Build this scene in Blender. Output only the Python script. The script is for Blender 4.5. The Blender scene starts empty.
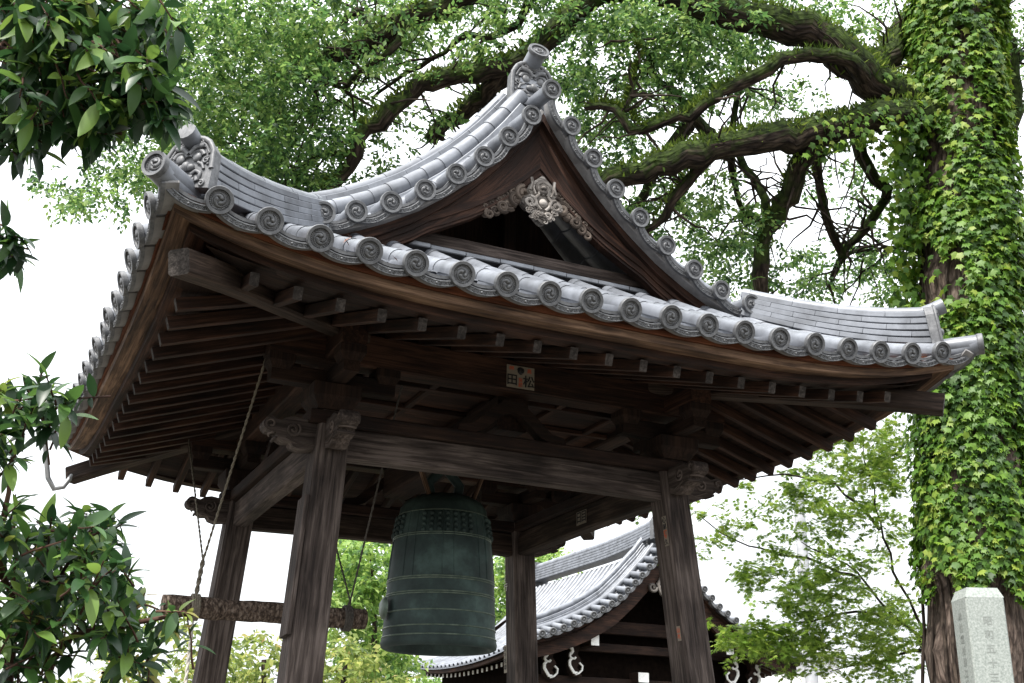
import bpy, math, random
import numpy as np
from mathutils import Vector, Matrix
random.seed(7); rng = np.random.default_rng(7)
S = bpy.context.scene
COL = S.collection
PI = math.pi
R_ = math.radians

# ---------------------------------------------------------------- camera
FPX = 1180.12
CAM = np.array([-3.34725, -8.15172, 1.6])
YAW, PITCH, ROLL = 0.436352, 0.360966, 0.015515
def cam_axes():
    cy, sy, cp, sp = math.cos(YAW), math.sin(YAW), math.cos(PITCH), math.sin(PITCH)
    f = np.array([sy*cp, cy*cp, sp]); r = np.array([cy, -sy, 0.0]); u = np.cross(r, f)
    c, s = math.cos(ROLL), math.sin(ROLL)
    return c*r + s*u, -s*r + c*u, f
CR, CU, CF = cam_axes()
cd = bpy.data.cameras.new('camera'); cam = bpy.data.objects.new('camera', cd); COL.objects.link(cam)
cam.matrix_world = Matrix(((CR[0], CU[0], -CF[0], CAM[0]), (CR[1], CU[1], -CF[1], CAM[1]), (CR[2], CU[2], -CF[2], CAM[2]), (0, 0, 0, 1)))
cd.sensor_width = 36; cd.lens = 36*FPX/1024; cd.clip_start = .05; cd.clip_end = 6000
S.camera = cam
def at(u, v, dep):            # a point of the place, given where it is seen and how far away it stands
    return CAM + (CR*((u-512)/FPX) + CU*((341.5-v)/FPX) + CF)*dep
def at_plane(u, v, ax, val):
    d = CR*((u-512)/FPX) + CU*((341.5-v)/FPX) + CF
    return CAM + d*((val-CAM[ax])/d[ax])
def seen(P):
    d = np.asarray(P) - CAM; z = d@CF
    return 512+FPX*(d@CR)/z, 341.5-FPX*(d@CU)/z, z

# ---------------------------------------------------------------- sky, sun, exposure
SUN_EL, SUN_AZ = R_(58), R_(238)           # azimuth clockwise from +Y : sun up left, in front of the tower
W = bpy.data.worlds.new('World'); S.world = W; W.use_nodes = True
nt = W.node_tree; nt.nodes.clear()
sky = nt.nodes.new('ShaderNodeTexSky'); sky.sky_type = 'NISHITA'; sky.sun_disc = False
sky.sun_elevation = SUN_EL; sky.sun_rotation = SUN_AZ; sky.dust_density = 6; sky.air_density = 1.2
tcw = nt.nodes.new('ShaderNodeTexCoord'); sz = nt.nodes.new('ShaderNodeSeparateXYZ'); nt.links.new(tcw.outputs['Generated'], sz.inputs[0])
cl = nt.nodes.new('ShaderNodeMapRange'); cl.data_type = 'FLOAT_VECTOR'                  # bright cloud veil, zenith three times the horizon
cl.inputs['From_Min_FLOAT3' if 'From_Min_FLOAT3' in cl.inputs else 7].default_value = (0, 0, 0)
cl.inputs[8].default_value = (1, 1, 1); cl.inputs[9].default_value = (6.6, 6.8, 7.0); cl.inputs[10].default_value = (18.5, 19, 19.6)
nt.links.new(sz.outputs[2], cl.inputs[6])
mx = nt.nodes.new('ShaderNodeMix'); mx.data_type = 'RGBA'; mx.inputs[0].default_value = .85
bg = nt.nodes.new('ShaderNodeBackground'); bg.inputs[1].default_value = .12
wo = nt.nodes.new('ShaderNodeOutputWorld')
nt.links.new(sky.outputs[0], mx.inputs[6]); nt.links.new(cl.outputs[1], mx.inputs[7])
nt.links.new(mx.outputs[2], bg.inputs[0]); nt.links.new(bg.outputs[0], wo.inputs[0])
sl = bpy.data.lights.new('sun', 'SUN'); sl.energy = 4.2; sl.angle = R_(3); sl.color = (1, .96, .9)
so = bpy.data.objects.new('sun', sl); COL.objects.link(so)
sd = Vector((math.sin(SUN_AZ)*math.cos(SUN_EL), math.cos(SUN_AZ)*math.cos(SUN_EL), math.sin(SUN_EL)))
so.rotation_euler = (-sd).to_track_quat('-Z', 'Y').to_euler()
S.view_settings.view_transform = 'Standard'; S.view_settings.look = 'None'
S.view_settings.exposure = 0.8; S.view_settings.gamma = 1

# ---------------------------------------------------------------- mesh helpers
class MB:
    def __init__(s): s.v = []; s.f = []; s.m = []; s.g = []; s.sm = []
    def add(s, vs, fs, m=0, g=None, smooth=False):
        o = len(s.v); s.v += [tuple(map(float, p)) for p in vs]
        s.g += list(g) if g is not None else [tuple(map(float, p)) for p in vs]
        for f in fs: s.f.append(tuple(i+o for i in f)); s.m.append(m); s.sm.append(smooth)
def tag(o, label=None, cat=None, group=None, kind=None):
    if label: o['label'] = label
    if cat: o['category'] = cat
    if group: o['group'] = group
    if kind: o['kind'] = kind
    return o
def mesh_of(name, mb, mats):
    me = bpy.data.meshes.new(name); me.from_pydata(mb.v, [], mb.f)
    for m in (mats if isinstance(mats, (list, tuple)) else [mats]): me.materials.append(m)
    me.polygons.foreach_set('material_index', mb.m); me.polygons.foreach_set('use_smooth', mb.sm)
    a = me.attributes.new('gco', 'FLOAT_VECTOR', 'POINT'); a.data.foreach_set('vector', np.array(mb.g, dtype=np.float32).ravel())
    me.update(); return me
def build(name, mb, mats, parent=None, loc=None):
    """world-space mesh -> object; the object origin is the thing's base"""
    base = Vector(loc) if loc is not None else (Vector(parent['_base']) if parent is not None else Vector((0, 0, 0)))
    mb.v = [(p[0]-base.x, p[1]-base.y, p[2]-base.z) for p in mb.v]
    o = bpy.data.objects.new(name, mesh_of(name, mb, mats)); COL.objects.link(o)
    o['_base'] = list(base)
    if parent is not None: o.parent = parent
    else: o.location = base
    return o
def thing(name, loc, label, cat, group=None):
    o = bpy.data.objects.new(name, None); COL.objects.link(o); o.location = loc; o['_base'] = list(loc)
    o.empty_display_size = .2
    return tag(o, label, cat, group)
def inst(name, me, parent, M, base):
    o = bpy.data.objects.new(name, me); COL.objects.link(o); o.parent = parent
    o.matrix_local = Matrix.Translation(-Vector(base)) @ M
    o['_base'] = list(base); return o
def rect(w, h, b=.008):
    w /= 2; h /= 2
    return [(-w+b, -h), (w-b, -h), (w, -h+b), (w, h-b), (w-b, h), (-w+b, h), (-w, h-b), (-w, -h+b)]
def circ(r, n=10, a0=0.0): return [(r*math.cos(a0+2*PI*i/n), r*math.sin(a0+2*PI*i/n)) for i in range(n)]
def sweep(mb, pts, prof, up=(0, 0, 1), scales=None, caps=True, m=0, smooth=False, jitter=0, closed=True, upend=None):
    pts = [np.array(p, float) for p in pts]; n = len(pts); k = len(prof)
    L = 0; off = rng.random(3)*20; vs = []; gs = []
    frame = None
    for i, p in enumerate(pts):
        t = pts[min(i+1, n-1)]-pts[max(i-1, 0)]; t /= (np.linalg.norm(t)+1e-12)
        if i: L += np.linalg.norm(p-pts[i-1])
        if up is not None:
            u0 = np.array(up, float)
            s = np.cross(t, u0); ns = np.linalg.norm(s)
            if ns < 1e-4: s = np.cross(t, (0, 1, 0)); ns = np.linalg.norm(s)
            s /= ns
        else:
            if frame is None:
                s = np.cross(t, (0, 0, 1.0))
                if np.linalg.norm(s) < .1: s = np.cross(t, (0, 1.0, 0))
            else: s = frame - t*(frame@t)
            s /= np.linalg.norm(s); frame = s
        nn = np.cross(s, t); sc = 1 if scales is None else scales[i]
        for (a, b) in prof:
            j = 1+(rng.random()-.5)*jitter
            vs.append(p+s*a*sc*j+nn*b*sc*j); gs.append((L+off[0], a*sc+off[1], b*sc+off[2]))
    fs = []
    for i in range(n-1):
        for j in range(k if closed else k-1):
            a = i*k+j; b = i*k+(j+1) % k
            fs.append((a, b, b+k, a+k))
    mb.add(vs, fs, m, gs, smooth)
    if caps and closed:
        mb.add(vs[:k], [tuple(range(k-1, -1, -1))], m, gs[:k]); mb.add(vs[-k:], [tuple(range(k))], m, gs[-k:])
def beam(mb, p0, p1, w, h, up=(0, 0, 1), b=.008, m=0, caps=True):
    sweep(mb, [p0, p1], rect(w, h, b), up, m=m)
def lathe(mb, prof, n=32, M=None, m=0, smooth=True, arc=2*PI):
    M = M or Matrix.Identity(4); vs = []; fs = []; k = len(prof)
    full = abs(arc-2*PI) < 1e-6
    cols = n if full else n+1
    for i in range(cols):
        a = arc*i/n
        for (r, z) in prof: vs.append(tuple(M @ Vector((r*math.cos(a), r*math.sin(a), z))))
    for i in range(n):
        for j in range(k-1):
            a = i*k+j; b = ((i+1) % cols)*k+j
            fs.append((a, b, b+1, a+1))
    mb.add(vs, fs, m, None, smooth)
def ball(mb, c, r, M=None, m=0, nu=10, nv=7, s=(1, 1, 1)):
    M = M or Matrix.Identity(4); vs = []; fs = []
    for j in range(nv+1):
        th = PI*j/nv
        for i in range(nu):
            a = 2*PI*i/nu
            vs.append(tuple(M @ Vector((c[0]+r*s[0]*math.sin(th)*math.cos(a), c[1]+r*s[1]*math.sin(th)*math.sin(a), c[2]+r*s[2]*math.cos(th)))))
    for j in range(nv):
        for i in range(nu):
            a = j*nu+i; b = j*nu+(i+1) % nu
            fs.append((a, a+nu, b+nu, b))
    mb.add(vs, fs, m, None, True)
def plate(mb, outline, y0, y1, M=None, m=0, inset=0):
    """outline (x,z) extruded along y from y0 (front, -y) to y1"""
    M = M or Matrix.Identity(4); n = len(outline)
    vs = [tuple(M @ Vector((x, y0, z))) for x, z in outline]+[tuple(M @ Vector((x, y1, z))) for x, z in outline]
    g = [(x, z, y0) for x, z in outline]+[(x, z, y1) for x, z in outline]
    fs = [tuple(range(n)), tuple(range(2*n-1, n-1, -1))]+[((i+1) % n, i, i+n, (i+1) % n+n) for i in range(n)]
    mb.add(vs, fs, m, g)
def tubep(mb, pts, rad, M=None, m=0, n=6, scales=None):
    M = M or Matrix.Identity(4)
    sweep(mb, [tuple(M @ Vector(p)) for p in pts], circ(rad, n), None, scales, True, m, True)
def spiral(cx, cz, r0, r1, turns, a0, y, n=18, sgn=1):
    return [(cx+(r0+(r1-r0)*i/n)*math.cos(a0+sgn*2*PI*turns*i/n), y, cz+(r0+(r1-r0)*i/n)*math.sin(a0+sgn*2*PI*turns*i/n)) for i in range(n+1)]

# ---------------------------------------------------------------- materials
def mat(name):
    m = bpy.data.materials.new(name); m.use_nodes = True
    n = m.node_tree; n.nodes.clear()
    return m, n, (lambda t: n.nodes.new(t)), (lambda a, b: n.links.new(a, b))
def rgb(c): return (c[0], c[1], c[2], 1)
def ramp(N, stops):
    r = N('ShaderNodeValToRGB'); e = r.color_ramp.elements
    while len(e) < len(stops): e.new(.5)
    for i, (p, c) in enumerate(stops): e[i].position = p; e[i].color = rgb(c)
    return r
def wood(name, dark, mid, light, rough=.8, scale=1.0, bump=.5):
    m, n, N, L = mat(name)
    a = N('ShaderNodeAttribute'); a.attribute_name = 'gco'
    mp = N('ShaderNodeMapping'); mp.inputs['Scale'].default_value = (1.5*scale, 26*scale, 26*scale); L(a.outputs['Vector'], mp.inputs[0])
    n1 = N('ShaderNodeTexNoise'); n1.inputs['Scale'].default_value = 1.6; n1.inputs['Detail'].default_value = 7; n1.inputs['Roughness'].default_value = .62; n1.inputs['Distortion'].default_value = .6
    L(mp.outputs[0], n1.inputs['Vector'])
    mp2 = N('ShaderNodeMapping'); mp2.inputs['Scale'].default_value = (1.6, 4, 4); L(a.outputs['Vector'], mp2.inputs[0])
    n2 = N('ShaderNodeTexNoise'); n2.inputs['Scale'].default_value = 1.3; n2.inputs['Detail'].default_value = 4; L(mp2.outputs[0], n2.inputs['Vector'])
    mp3 = N('ShaderNodeMapping'); mp3.inputs['Scale'].default_value = (2.2, 60, 60); L(a.outputs['Vector'], mp3.inputs[0])
    n3 = N('ShaderNodeTexNoise'); n3.inputs['Scale'].default_value = 1.5; n3.inputs['Detail'].default_value = 3; L(mp3.outputs[0], n3.inputs['Vector'])
    r = ramp(N, [(.30, dark), (.5, mid), (.72, light)])
    ad = N('ShaderNodeMath'); ad.operation = 'MULTIPLY_ADD'; ad.inputs[1].default_value = .75; ad.inputs[2].default_value = -.375
    L(n2.outputs[0], ad.inputs[0])
    a2 = N('ShaderNodeMath'); a2.operation = 'ADD'; L(n1.outputs[0], a2.inputs[0]); L(ad.outputs[0], a2.inputs[1]); L(a2.outputs[0], r.inputs[0])
    cr = ramp(N, [(.28, (.25, .22, .2)), (.42, (1, 1, 1))]); L(n3.outputs[0], cr.inputs[0])
    mu = N('ShaderNodeMix'); mu.data_type = 'RGBA'; mu.blend_type = 'MULTIPLY'; mu.inputs[0].default_value = .85
    L(r.outputs[0], mu.inputs[6]); L(cr.outputs[0], mu.inputs[7])
    b = N('ShaderNodeBsdfPrincipled'); b.inputs['Roughness'].default_value = rough; b.inputs['Specular IOR Level'].default_value = .25
    bp = N('ShaderNodeBump'); bp.inputs['Strength'].default_value = bump; bp.inputs['Distance'].default_value = .006
    a3 = N('ShaderNodeMath'); a3.operation = 'ADD'; L(n1.outputs[0], a3.inputs[0]); L(n3.outputs[0], a3.inputs[1]); L(a3.outputs[0], bp.inputs['Height'])
    L(bp.outputs[0], b.inputs['Normal']); L(mu.outputs[2], b.inputs['Base Color'])
    o = N('ShaderNodeOutputMaterial'); L(b.outputs[0], o.inputs[0]); return m
def rough_mat(name, c0, c1, scale=8, rough=.7, metal=0, bump=.2, dist=.004, c2=None, spec=.4, rnd=0, detail=8):
    """mottled stone / clay / bronze"""
    m, n, N, L = mat(name)
    tc = N('ShaderNodeTexCoord')
    n1 = N('ShaderNodeTexNoise'); n1.inputs['Scale'].default_value = scale; n1.inputs['Detail'].default_value = detail; n1.inputs['Roughness'].default_value = .65
    L(tc.outputs['Object'], n1.inputs['Vector'])
    st = [(.32, c0), (.66, c1)] if c2 is None else [(.28, c0), (.52, c1), (.72, c2)]
    r = ramp(N, st); L(n1.outputs[0], r.inputs[0]); colr = r.outputs[0]
    if rnd:
        ge = N('ShaderNodeNewGeometry'); oi = N('ShaderNodeObjectInfo')
        ad = N('ShaderNodeMath'); ad.operation = 'ADD'; L(ge.outputs['Random Per Island'], ad.inputs[0]); L(oi.outputs['Random'], ad.inputs[1])
        fr = N('ShaderNodeMath'); fr.operation = 'FRACT'; L(ad.outputs[0], fr.inputs[0])
        mr = N('ShaderNodeMapRange'); mr.inputs[3].default_value = 1-rnd; mr.inputs[4].default_value = 1+rnd; L(fr.outputs[0], mr.inputs[0])
        hs = N('ShaderNodeHueSaturation'); L(mr.outputs[0], hs.inputs['Value']); L(colr, hs.inputs['Color']); colr = hs.outputs[0]
    n2 = N('ShaderNodeTexNoise'); n2.inputs['Scale'].default_value = scale*9; n2.inputs['Detail'].default_value = 4; L(tc.outputs['Object'], n2.inputs['Vector'])
    b = N('ShaderNodeBsdfPrincipled'); b.inputs['Roughness'].default_value = rough; b.inputs['Metallic'].default_value = metal; b.inputs['Specular IOR Level'].default_value = spec
    bp = N('ShaderNodeBump'); bp.inputs['Strength'].default_value = bump; bp.inputs['Distance'].default_value = dist; L(n2.outputs[0], bp.inputs['Height'])
    L(bp.outputs[0], b.inputs['Normal']); L(colr, b.inputs['Base Color'])
    o = N('ShaderNodeOutputMaterial'); L(b.outputs[0], o.inputs[0]); return m
def leaf_mat(name, cols, trans=.35, rough=.5, spec=.4, big=.5):
    m, n, N, L = mat(name)
    ge = N('ShaderNodeNewGeometry'); r = ramp(N, cols)
    tc = N('ShaderNodeTexCoord'); nz = N('ShaderNodeTexNoise'); nz.inputs['Scale'].default_value = big; nz.inputs['Detail'].default_value = 2; L(tc.outputs['Object'], nz.inputs[0])
    a = N('ShaderNodeMath'); a.operation = 'MULTIPLY_ADD'; a.inputs[1].default_value = .9; a.inputs[2].default_value = -.45; L(nz.outputs[0], a.inputs[0])
    b_ = N('ShaderNodeMath'); b_.operation = 'ADD'; L(a.outputs[0], b_.inputs[0]); L(ge.outputs['Random Per Island'], b_.inputs[1]); L(b_.outputs[0], r.inputs[0])
    p = N('ShaderNodeBsdfPrincipled'); p.inputs['Roughness'].default_value = rough; p.inputs['Specular IOR Level'].default_value = spec
    t = N('ShaderNodeBsdfTranslucent'); hs = N('ShaderNodeHueSaturation'); hs.inputs['Value'].default_value = 1.5; hs.inputs['Hue'].default_value = .485
    L(r.outputs[0], hs.inputs['Color']); L(r.outputs[0], p.inputs['Base Color']); L(hs.outputs[0], t.inputs[0])
    mx = N('ShaderNodeMixShader'); mx.inputs[0].default_value = trans; L(p.outputs[0], mx.inputs[1]); L(t.outputs[0], mx.inputs[2])
    o = N('ShaderNodeOutputMaterial'); L(mx.outputs[0], o.inputs[0]); return m
def bark_mat(name, c0, c1, c2, moss=None, sc=(9, 9, 2.2), moss_lo=.1):
    m, n, N, L = mat(name)
    a = N('ShaderNodeAttribute'); a.attribute_name = 'gco'
    mp = N('ShaderNodeMapping'); mp.inputs['Scale'].default_value = (sc[2], sc[0], sc[1]); L(a.outputs['Vector'], mp.inputs[0])
    n1 = N('ShaderNodeTexVoronoi'); n1.feature = 'DISTANCE_TO_EDGE'; n1.inputs['Scale'].default_value = 2.2
    nz = N('ShaderNodeTexNoise'); nz.inputs['Scale'].default_value = 2.5; nz.inputs['Detail'].default_value = 8; L(mp.outputs[0], nz.inputs['Vector'])
    ad = N('ShaderNodeMix'); ad.data_type = 'RGBA'; ad.inputs[0].default_value = .25; L(mp.outputs[0], ad.inputs[6]); L(nz.outputs['Color'], ad.inputs[7]); L(ad.outputs[2], n1.inputs['Vector'])
    r = ramp(N, [(.3, c0), (.5, c1), (.7, c2)]); L(nz.outputs[0], r.inputs[0])
    cr = ramp(N, [(0., (.35, .35, .35)), (.16, (1, 1, 1))]); L(n1.outputs['Distance'], cr.inputs[0])
    mu = N('ShaderNodeMix'); mu.data_type = 'RGBA'; mu.blend_type = 'MULTIPLY'; mu.inputs[0].default_value = .9; L(r.outputs[0], mu.inputs[6]); L(cr.outputs[0], mu.inputs[7])
    col = mu.outputs[2]
    if moss:
        g = N('ShaderNodeNewGeometry'); sx = N('ShaderNodeSeparateXYZ'); L(g.outputs['True Normal'], sx.inputs[0])
        tc = N('ShaderNodeTexCoord'); nm = N('ShaderNodeTexNoise'); nm.inputs['Scale'].default_value = 1.7; nm.inputs['Detail'].default_value = 6; L(tc.outputs['Object'], nm.inputs[0])
        a1 = N('ShaderNodeMath'); a1.operation = 'MULTIPLY_ADD'; a1.inputs[1].default_value = 2.4; a1.inputs[2].default_value = -1.2; L(nm.outputs[0], a1.inputs[0])
        a2 = N('ShaderNodeMath'); a2.operation = 'ADD'; L(sx.outputs[2], a2.inputs[0]); L(a1.outputs[0], a2.inputs[1])
        mr = N('ShaderNodeMapRange'); mr.inputs[1].default_value = moss_lo-.25; mr.inputs[2].default_value = moss_lo+.25; L(a2.outputs[0], mr.inputs[0])
        nm2 = N('ShaderNodeTexNoise'); nm2.inputs['Scale'].default_value = 14; nm2.inputs['Detail'].default_value = 5; L(tc.outputs['Object'], nm2.inputs[0])
        rm = ramp(N, [(.35, moss[0]), (.65, moss[1])]); L(nm2.outputs[0], rm.inputs[0])
        mm = N('ShaderNodeMix'); mm.data_type = 'RGBA'; L(mr.outputs[0], mm.inputs[0]); L(col, mm.inputs[6]); L(rm.outputs[0], mm.inputs[7]); col = mm.outputs[2]
    b = N('ShaderNodeBsdfPrincipled'); b.inputs['Roughness'].default_value = .9; b.inputs['Specular IOR Level'].default_value = .15
    bp = N('ShaderNodeBump'); bp.inputs['Strength'].default_value = .9; bp.inputs['Distance'].default_value = .03
    a4 = N('ShaderNodeMath'); a4.operation = 'ADD'; L(n1.outputs['Distance'], a4.inputs[0]); L(nz.outputs[0], a4.inputs[1]); L(a4.outputs[0], bp.inputs['Height'])
    L(bp.outputs[0], b.inputs['Normal']); L(col, b.inputs['Base Color'])
    o = N('ShaderNodeOutputMaterial'); L(b.outputs[0], o.inputs[0]); return m
def flat(name, c, rough=.7): return rough_mat(name, tuple(x*.85 for x in c), tuple(min(1, x*1.1) for x in c), 25, rough, bump=.05)

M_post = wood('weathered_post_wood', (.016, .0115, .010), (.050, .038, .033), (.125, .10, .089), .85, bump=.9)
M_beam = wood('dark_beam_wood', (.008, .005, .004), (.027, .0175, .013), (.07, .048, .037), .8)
M_brown = wood('red_brown_wood', (.007, .003, .0017), (.023, .010, .006), (.065, .030, .018), .75)
M_tan = wood('tan_board_wood', (.03, .017, .011), (.10, .058, .036), (.25, .155, .098), .75)
M_red = wood('reddish_eave_wood', (.035, .011, .005), (.11, .034, .014), (.20, .075, .034), .7)
M_carveD = wood('carved_brown_wood', (.02, .015, .012), (.075, .058, .047), (.21, .17, .14), .85, scale=1.2)
M_grey = wood('silvered_wood', (.12, .10, .09), (.26, .225, .20), (.45, .40, .36), .85)
M_end = wood('weathered_end_grain', (.011, .009, .008), (.030, .025, .022), (.075, .064, .058), .9)
M_black = rough_mat('shade_dark_wood', (.003, .002, .0016), (.009, .006, .0045), 9, .95, spec=.03)  # shade inside the hall gable, put into the wall colour as near-black
M_carve = wood('carved_pale_wood', (.035, .030, .027), (.14, .125, .113), (.40, .37, .34), .85, scale=1.2)
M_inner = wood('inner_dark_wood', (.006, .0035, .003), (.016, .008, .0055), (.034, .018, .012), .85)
M_tile = rough_mat('silver_grey_roof_tile', (.075, .08, .09), (.155, .166, .188), 5, .42, .12, .15, .002, c2=(.215, .23, .26), rnd=.18, spec=.5)
M_disc = rough_mat('grey_end_tile', (.055, .057, .062), (.15, .153, .16), 30, .5, .1, .25, .002, rnd=.1, spec=.4)
M_under = rough_mat('unglazed_tile_underside', (.14, .135, .135), (.24, .235, .235), 9, .75, 0, .2)
M_bronze = rough_mat('green_bronze', (.012, .019, .018), (.030, .048, .045), 3.2, .62, .15, .25, .002, c2=(.072, .115, .103), spec=.25)
M_bronzeL = rough_mat('rubbed_bronze_line', (.05, .075, .06), (.13, .165, .13), 20, .45, .4, .1)
M_stone = rough_mat('pale_granite', (.17, .195, .18), (.27, .295, .275), 90, .85, 0, .4, .002, c2=(.36, .385, .365), detail=3)
M_stoneb = rough_mat('base_stone', (.2, .2, .19), (.36, .35, .33), 7, .85, 0, .3)
M_ink = flat('black_ink', (.012, .012, .014)); M_redink = flat('red_ink', (.45, .09, .04)); M_paper = flat('aged_paper', (.22, .19, .15)); M_white = flat('white_paint', (.8, .8, .78))
M_palep = flat('faded_paper', (.5, .47, .42)); M_carved = flat('carved_shadow', (.20, .217, .202))
M_rope = rough_mat('hemp_rope', (.09, .08, .06), (.20, .175, .135), 60, .9, 0, .6)
M_ropeD = rough_mat('dark_rope', (.03, .028, .025), (.08, .07, .06), 60, .9, 0, .6)
M_logbark = bark_mat('palm_log_bark', (.035, .024, .018), (.11, .08, .062), (.24, .19, .155), sc=(11, 11, 19))
M_iron = rough_mat('dark_iron', (.02, .02, .02), (.05, .045, .04), 20, .6, .6, .1)
M_pipe = rough_mat('weathered_metal_pipe', (.22, .23, .24), (.4, .41, .42), 12, .5, .3, .1)
M_concrete = rough_mat('pale_concrete', (.30, .31, .33), (.42, .43, .45), 6, .8, 0, .2)
M_plaster = rough_mat('white_plaster', (.78, .78, .78), (.84, .84, .84), 3, .9, 0, .05)
M_bark = bark_mat('camphor_bark', (.04, .03, .025), (.11, .082, .067), (.21, .165, .137))
M_limb = bark_mat('mossy_limb_bark', (.012, .009, .008), (.034, .025, .02), (.10, .075, .058), ((.008, .013, .004), (.042, .066, .014)), moss_lo=-.4)
M_twig = bark_mat('dark_twig_bark', (.02, .015, .012), (.045, .034, .027), (.085, .065, .05))
M_redtwig = bark_mat('red_brown_twig_bark', (.04, .022, .016), (.09, .05, .036), (.15, .09, .065))
L_camphor = leaf_mat('camphor_leaf', [(.0, (.020, .056, .018)), (.35, (.058, .14, .038)), (.7, (.125, .235, .055)), (1., (.22, .32, .10))], .48, .45)
L_moss = leaf_mat('moss_tuft', [(.0, (.03, .055, .01)), (.6, (.09, .15, .024)), (1., (.17, .23, .045))], .4, .8, .1)
L_ivy = leaf_mat('ivy_leaf', [(.0, (.022, .06, .009)), (.4, (.062, .145, .014)), (.8, (.125, .235, .022)), (1., (.22, .29, .045))], .33, .5, .35)
L_maple = leaf_mat('maple_leaf', [(.0, (.06, .125, .016)), (.5, (.13, .235, .028)), (1., (.26, .36, .065))], .5, .5)
L_near = leaf_mat('glossy_evergreen_leaf', [(.0, (.009, .027, .011)), (.5, (.020, .060, .018)), (.8, (.052, .125, .026)), (1., (.16, .27, .05))], .34, .42, .5, big=1.5)
L_young = leaf_mat('young_leaf', [(.0, (.10, .16, .03)), (.6, (.19, .24, .05)), (1., (.30, .20, .07))], .4, .4)
L_far = leaf_mat('far_leaf', [(.0, (.05, .12, .03)), (.4, (.13, .25, .05)), (.8, (.25, .38, .09)), (1., (.34, .44, .15))], .5, .5)
L_shrub = leaf_mat('tinted_shrub_leaf', [(.0, (.08, .13, .03)), (.45, (.20, .27, .06)), (.8, (.33, .36, .11)), (1., (.45, .26, .14))], .5, .5)
L_dead = flat('fallen_leaf_red', (.16, .06, .03))
M_ground = rough_mat('dark_earth_ground', (.05, .045, .036), (.11, .10, .08), 3, .95, 0, .5)

# ================================================================ setting
mb = MB(); n = 24
gx = [-1500*(abs(i)/n)**3*(1 if i < 0 else -1) for i in range(-n, n+1)]
vs = [(-x, -y, 0) for y in gx for x in gx]; k = 2*n+1
mb.add(vs, [(j*k+i, j*k+i+1, (j+1)*k+i+1, (j+1)*k+i) for j in range(2*n) for i in range(2*n)])
tag(build('ground', mb, M_ground), kind='structure')

# ================================================================ bell tower
AX, AY, CY, ZE = 2.74, 2.68, .06, 4.24          # roof half sizes at the eave, centre, height of the eave tile discs
YV = -1.588                                     # plane of the front verge
HL = (AX, AY, AX, AY); HD = (AY, AX, AY, AX)
def up(c, d): return .225*max(0, 1-c/2.7)**3.78*max(0, 1-d/1.5)**2
def prof(d): return .5*d+.0336*d**3
def zs(k, s, d): return ZE+prof(d)+up(HL[k]-abs(s), d)
def PS(k, s, d, z):
    x, y = s, -HD[k]+d
    for _ in range(k): x, y = -y, x
    return (x, CY+y, z)
T = thing('bell_tower', (0, .3, .45), 'open timber bell tower with a grey tiled hip and gable roof on four leaning posts', 'bell tower')

# ---- stone base and posts
mb = MB()
sweep(mb, [(0, .3, .0), (0, .3, .3)], rect(4.6, 4.6, .03), (0, 1, 0)); sweep(mb, [(0, .3, .3), (0, .3, .45)], rect(4.3, 4.3, .03), (0, 1, 0))
build('stone_base', mb, M_stoneb, T)
PCX, PCY, PY0, PB, PZ = 1.295, 1.262, .30, .0687, 3.6
def post_at(sx, sy, z): return (sx*(PCX+PB*(PZ-z)), PY0+sy*(PCY+PB*(PZ-z)), z)
posts = {}
for sx, sy in ((-1, -1), (1, -1), (-1, 1), (1, 1)):
    mb = MB(); sweep(mb, [post_at(sx, sy, z) for z in (.55, 1.4, 2.2, 3.0, 3.86)], rect(.225, .225, .018), (0, 1, 0), [1.04, 1.02, 1, .97, .94])
    o = build('post', mb, M_post, T); posts[(sx, sy)] = o
    mb = MB(); x, y, z = post_at(sx, sy, .5); sweep(mb, [(x, y, .45), (x, y, .56)], rect(.46, .46, .03), (0, 1, 0)); build('foot_stone', mb, M_stoneb, o)
# plank nailed to the near post
mb = MB(); a = post_at(-1, -1, 3.28); b = post_at(-1, -1, 2.42)
sweep(mb, [(a[0]-.122, a[1]-.02, a[2]), (b[0]-.128, b[1]-.02, b[2])], rect(.028, .17, .004), (0, 1, 0)); build('nailed_plank', mb, M_post, posts[(-1, -1)])

# ---- tie beams, rails, carved noses
ring = [(-1, -1, 1, -1), (1, -1, 1, 1), (1, 1, -1, 1), (-1, 1, -1, -1)]
for i, (ax, ay, bx, by) in enumerate(ring):
    a = np.array(post_at(ax, ay, 3.66)); b = np.array(post_at(bx, by, 3.66)); d = (b-a)/np.linalg.norm(b-a)
    mb = MB(); pts = [a+d*.09+(b-a-d*.18)*t+np.array([0, 0, .012*math.sin(PI*t)]) for t in np.linspace(0, 1, 9)]
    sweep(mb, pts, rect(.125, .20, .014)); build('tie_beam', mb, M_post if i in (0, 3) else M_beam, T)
    a[2] = b[2] = 3.81 if i % 2 == 0 else 3.812; e = .16 if i % 2 == 0 else -.11
    mb = MB(); sweep(mb, [a-d*e, b+d*e], rect(.215, .09, .01)); build('plate_rail', mb, M_inner, T)
def nose_outline():
    pts = [(0, -.10)]
    pts += [(.10, -.115), (.15, -.10), (.17, -.07), (.21, -.075), (.25, -.055), (.262, -.02), (.30, -.015)]
    pts += [(.30+.048*math.cos(a), .03+.048*math.sin(a)) for a in np.linspace(-PI/2, PI*.75, 9)]
    pts += [(.24, .06), (.20, .085), (.15, .095), (.08, .085), (0, .10)]
    return pts
mb0 = MB(); plate(mb0, nose_outline(), -.058, .058)
for y in (-.06, .06):
    tubep(mb0, spiral(.155, .01, .05, .008, 1.6, 2.2, y, 22), .009); tubep(mb0, [(.03, y, -.07), (.09, y, -.085), (.15, y, -.065), (.2, y, -.045)], .007)
    tubep(mb0, spiral(.30, .03, .038, .01, 1.0, -1, y, 14), .008)
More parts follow.
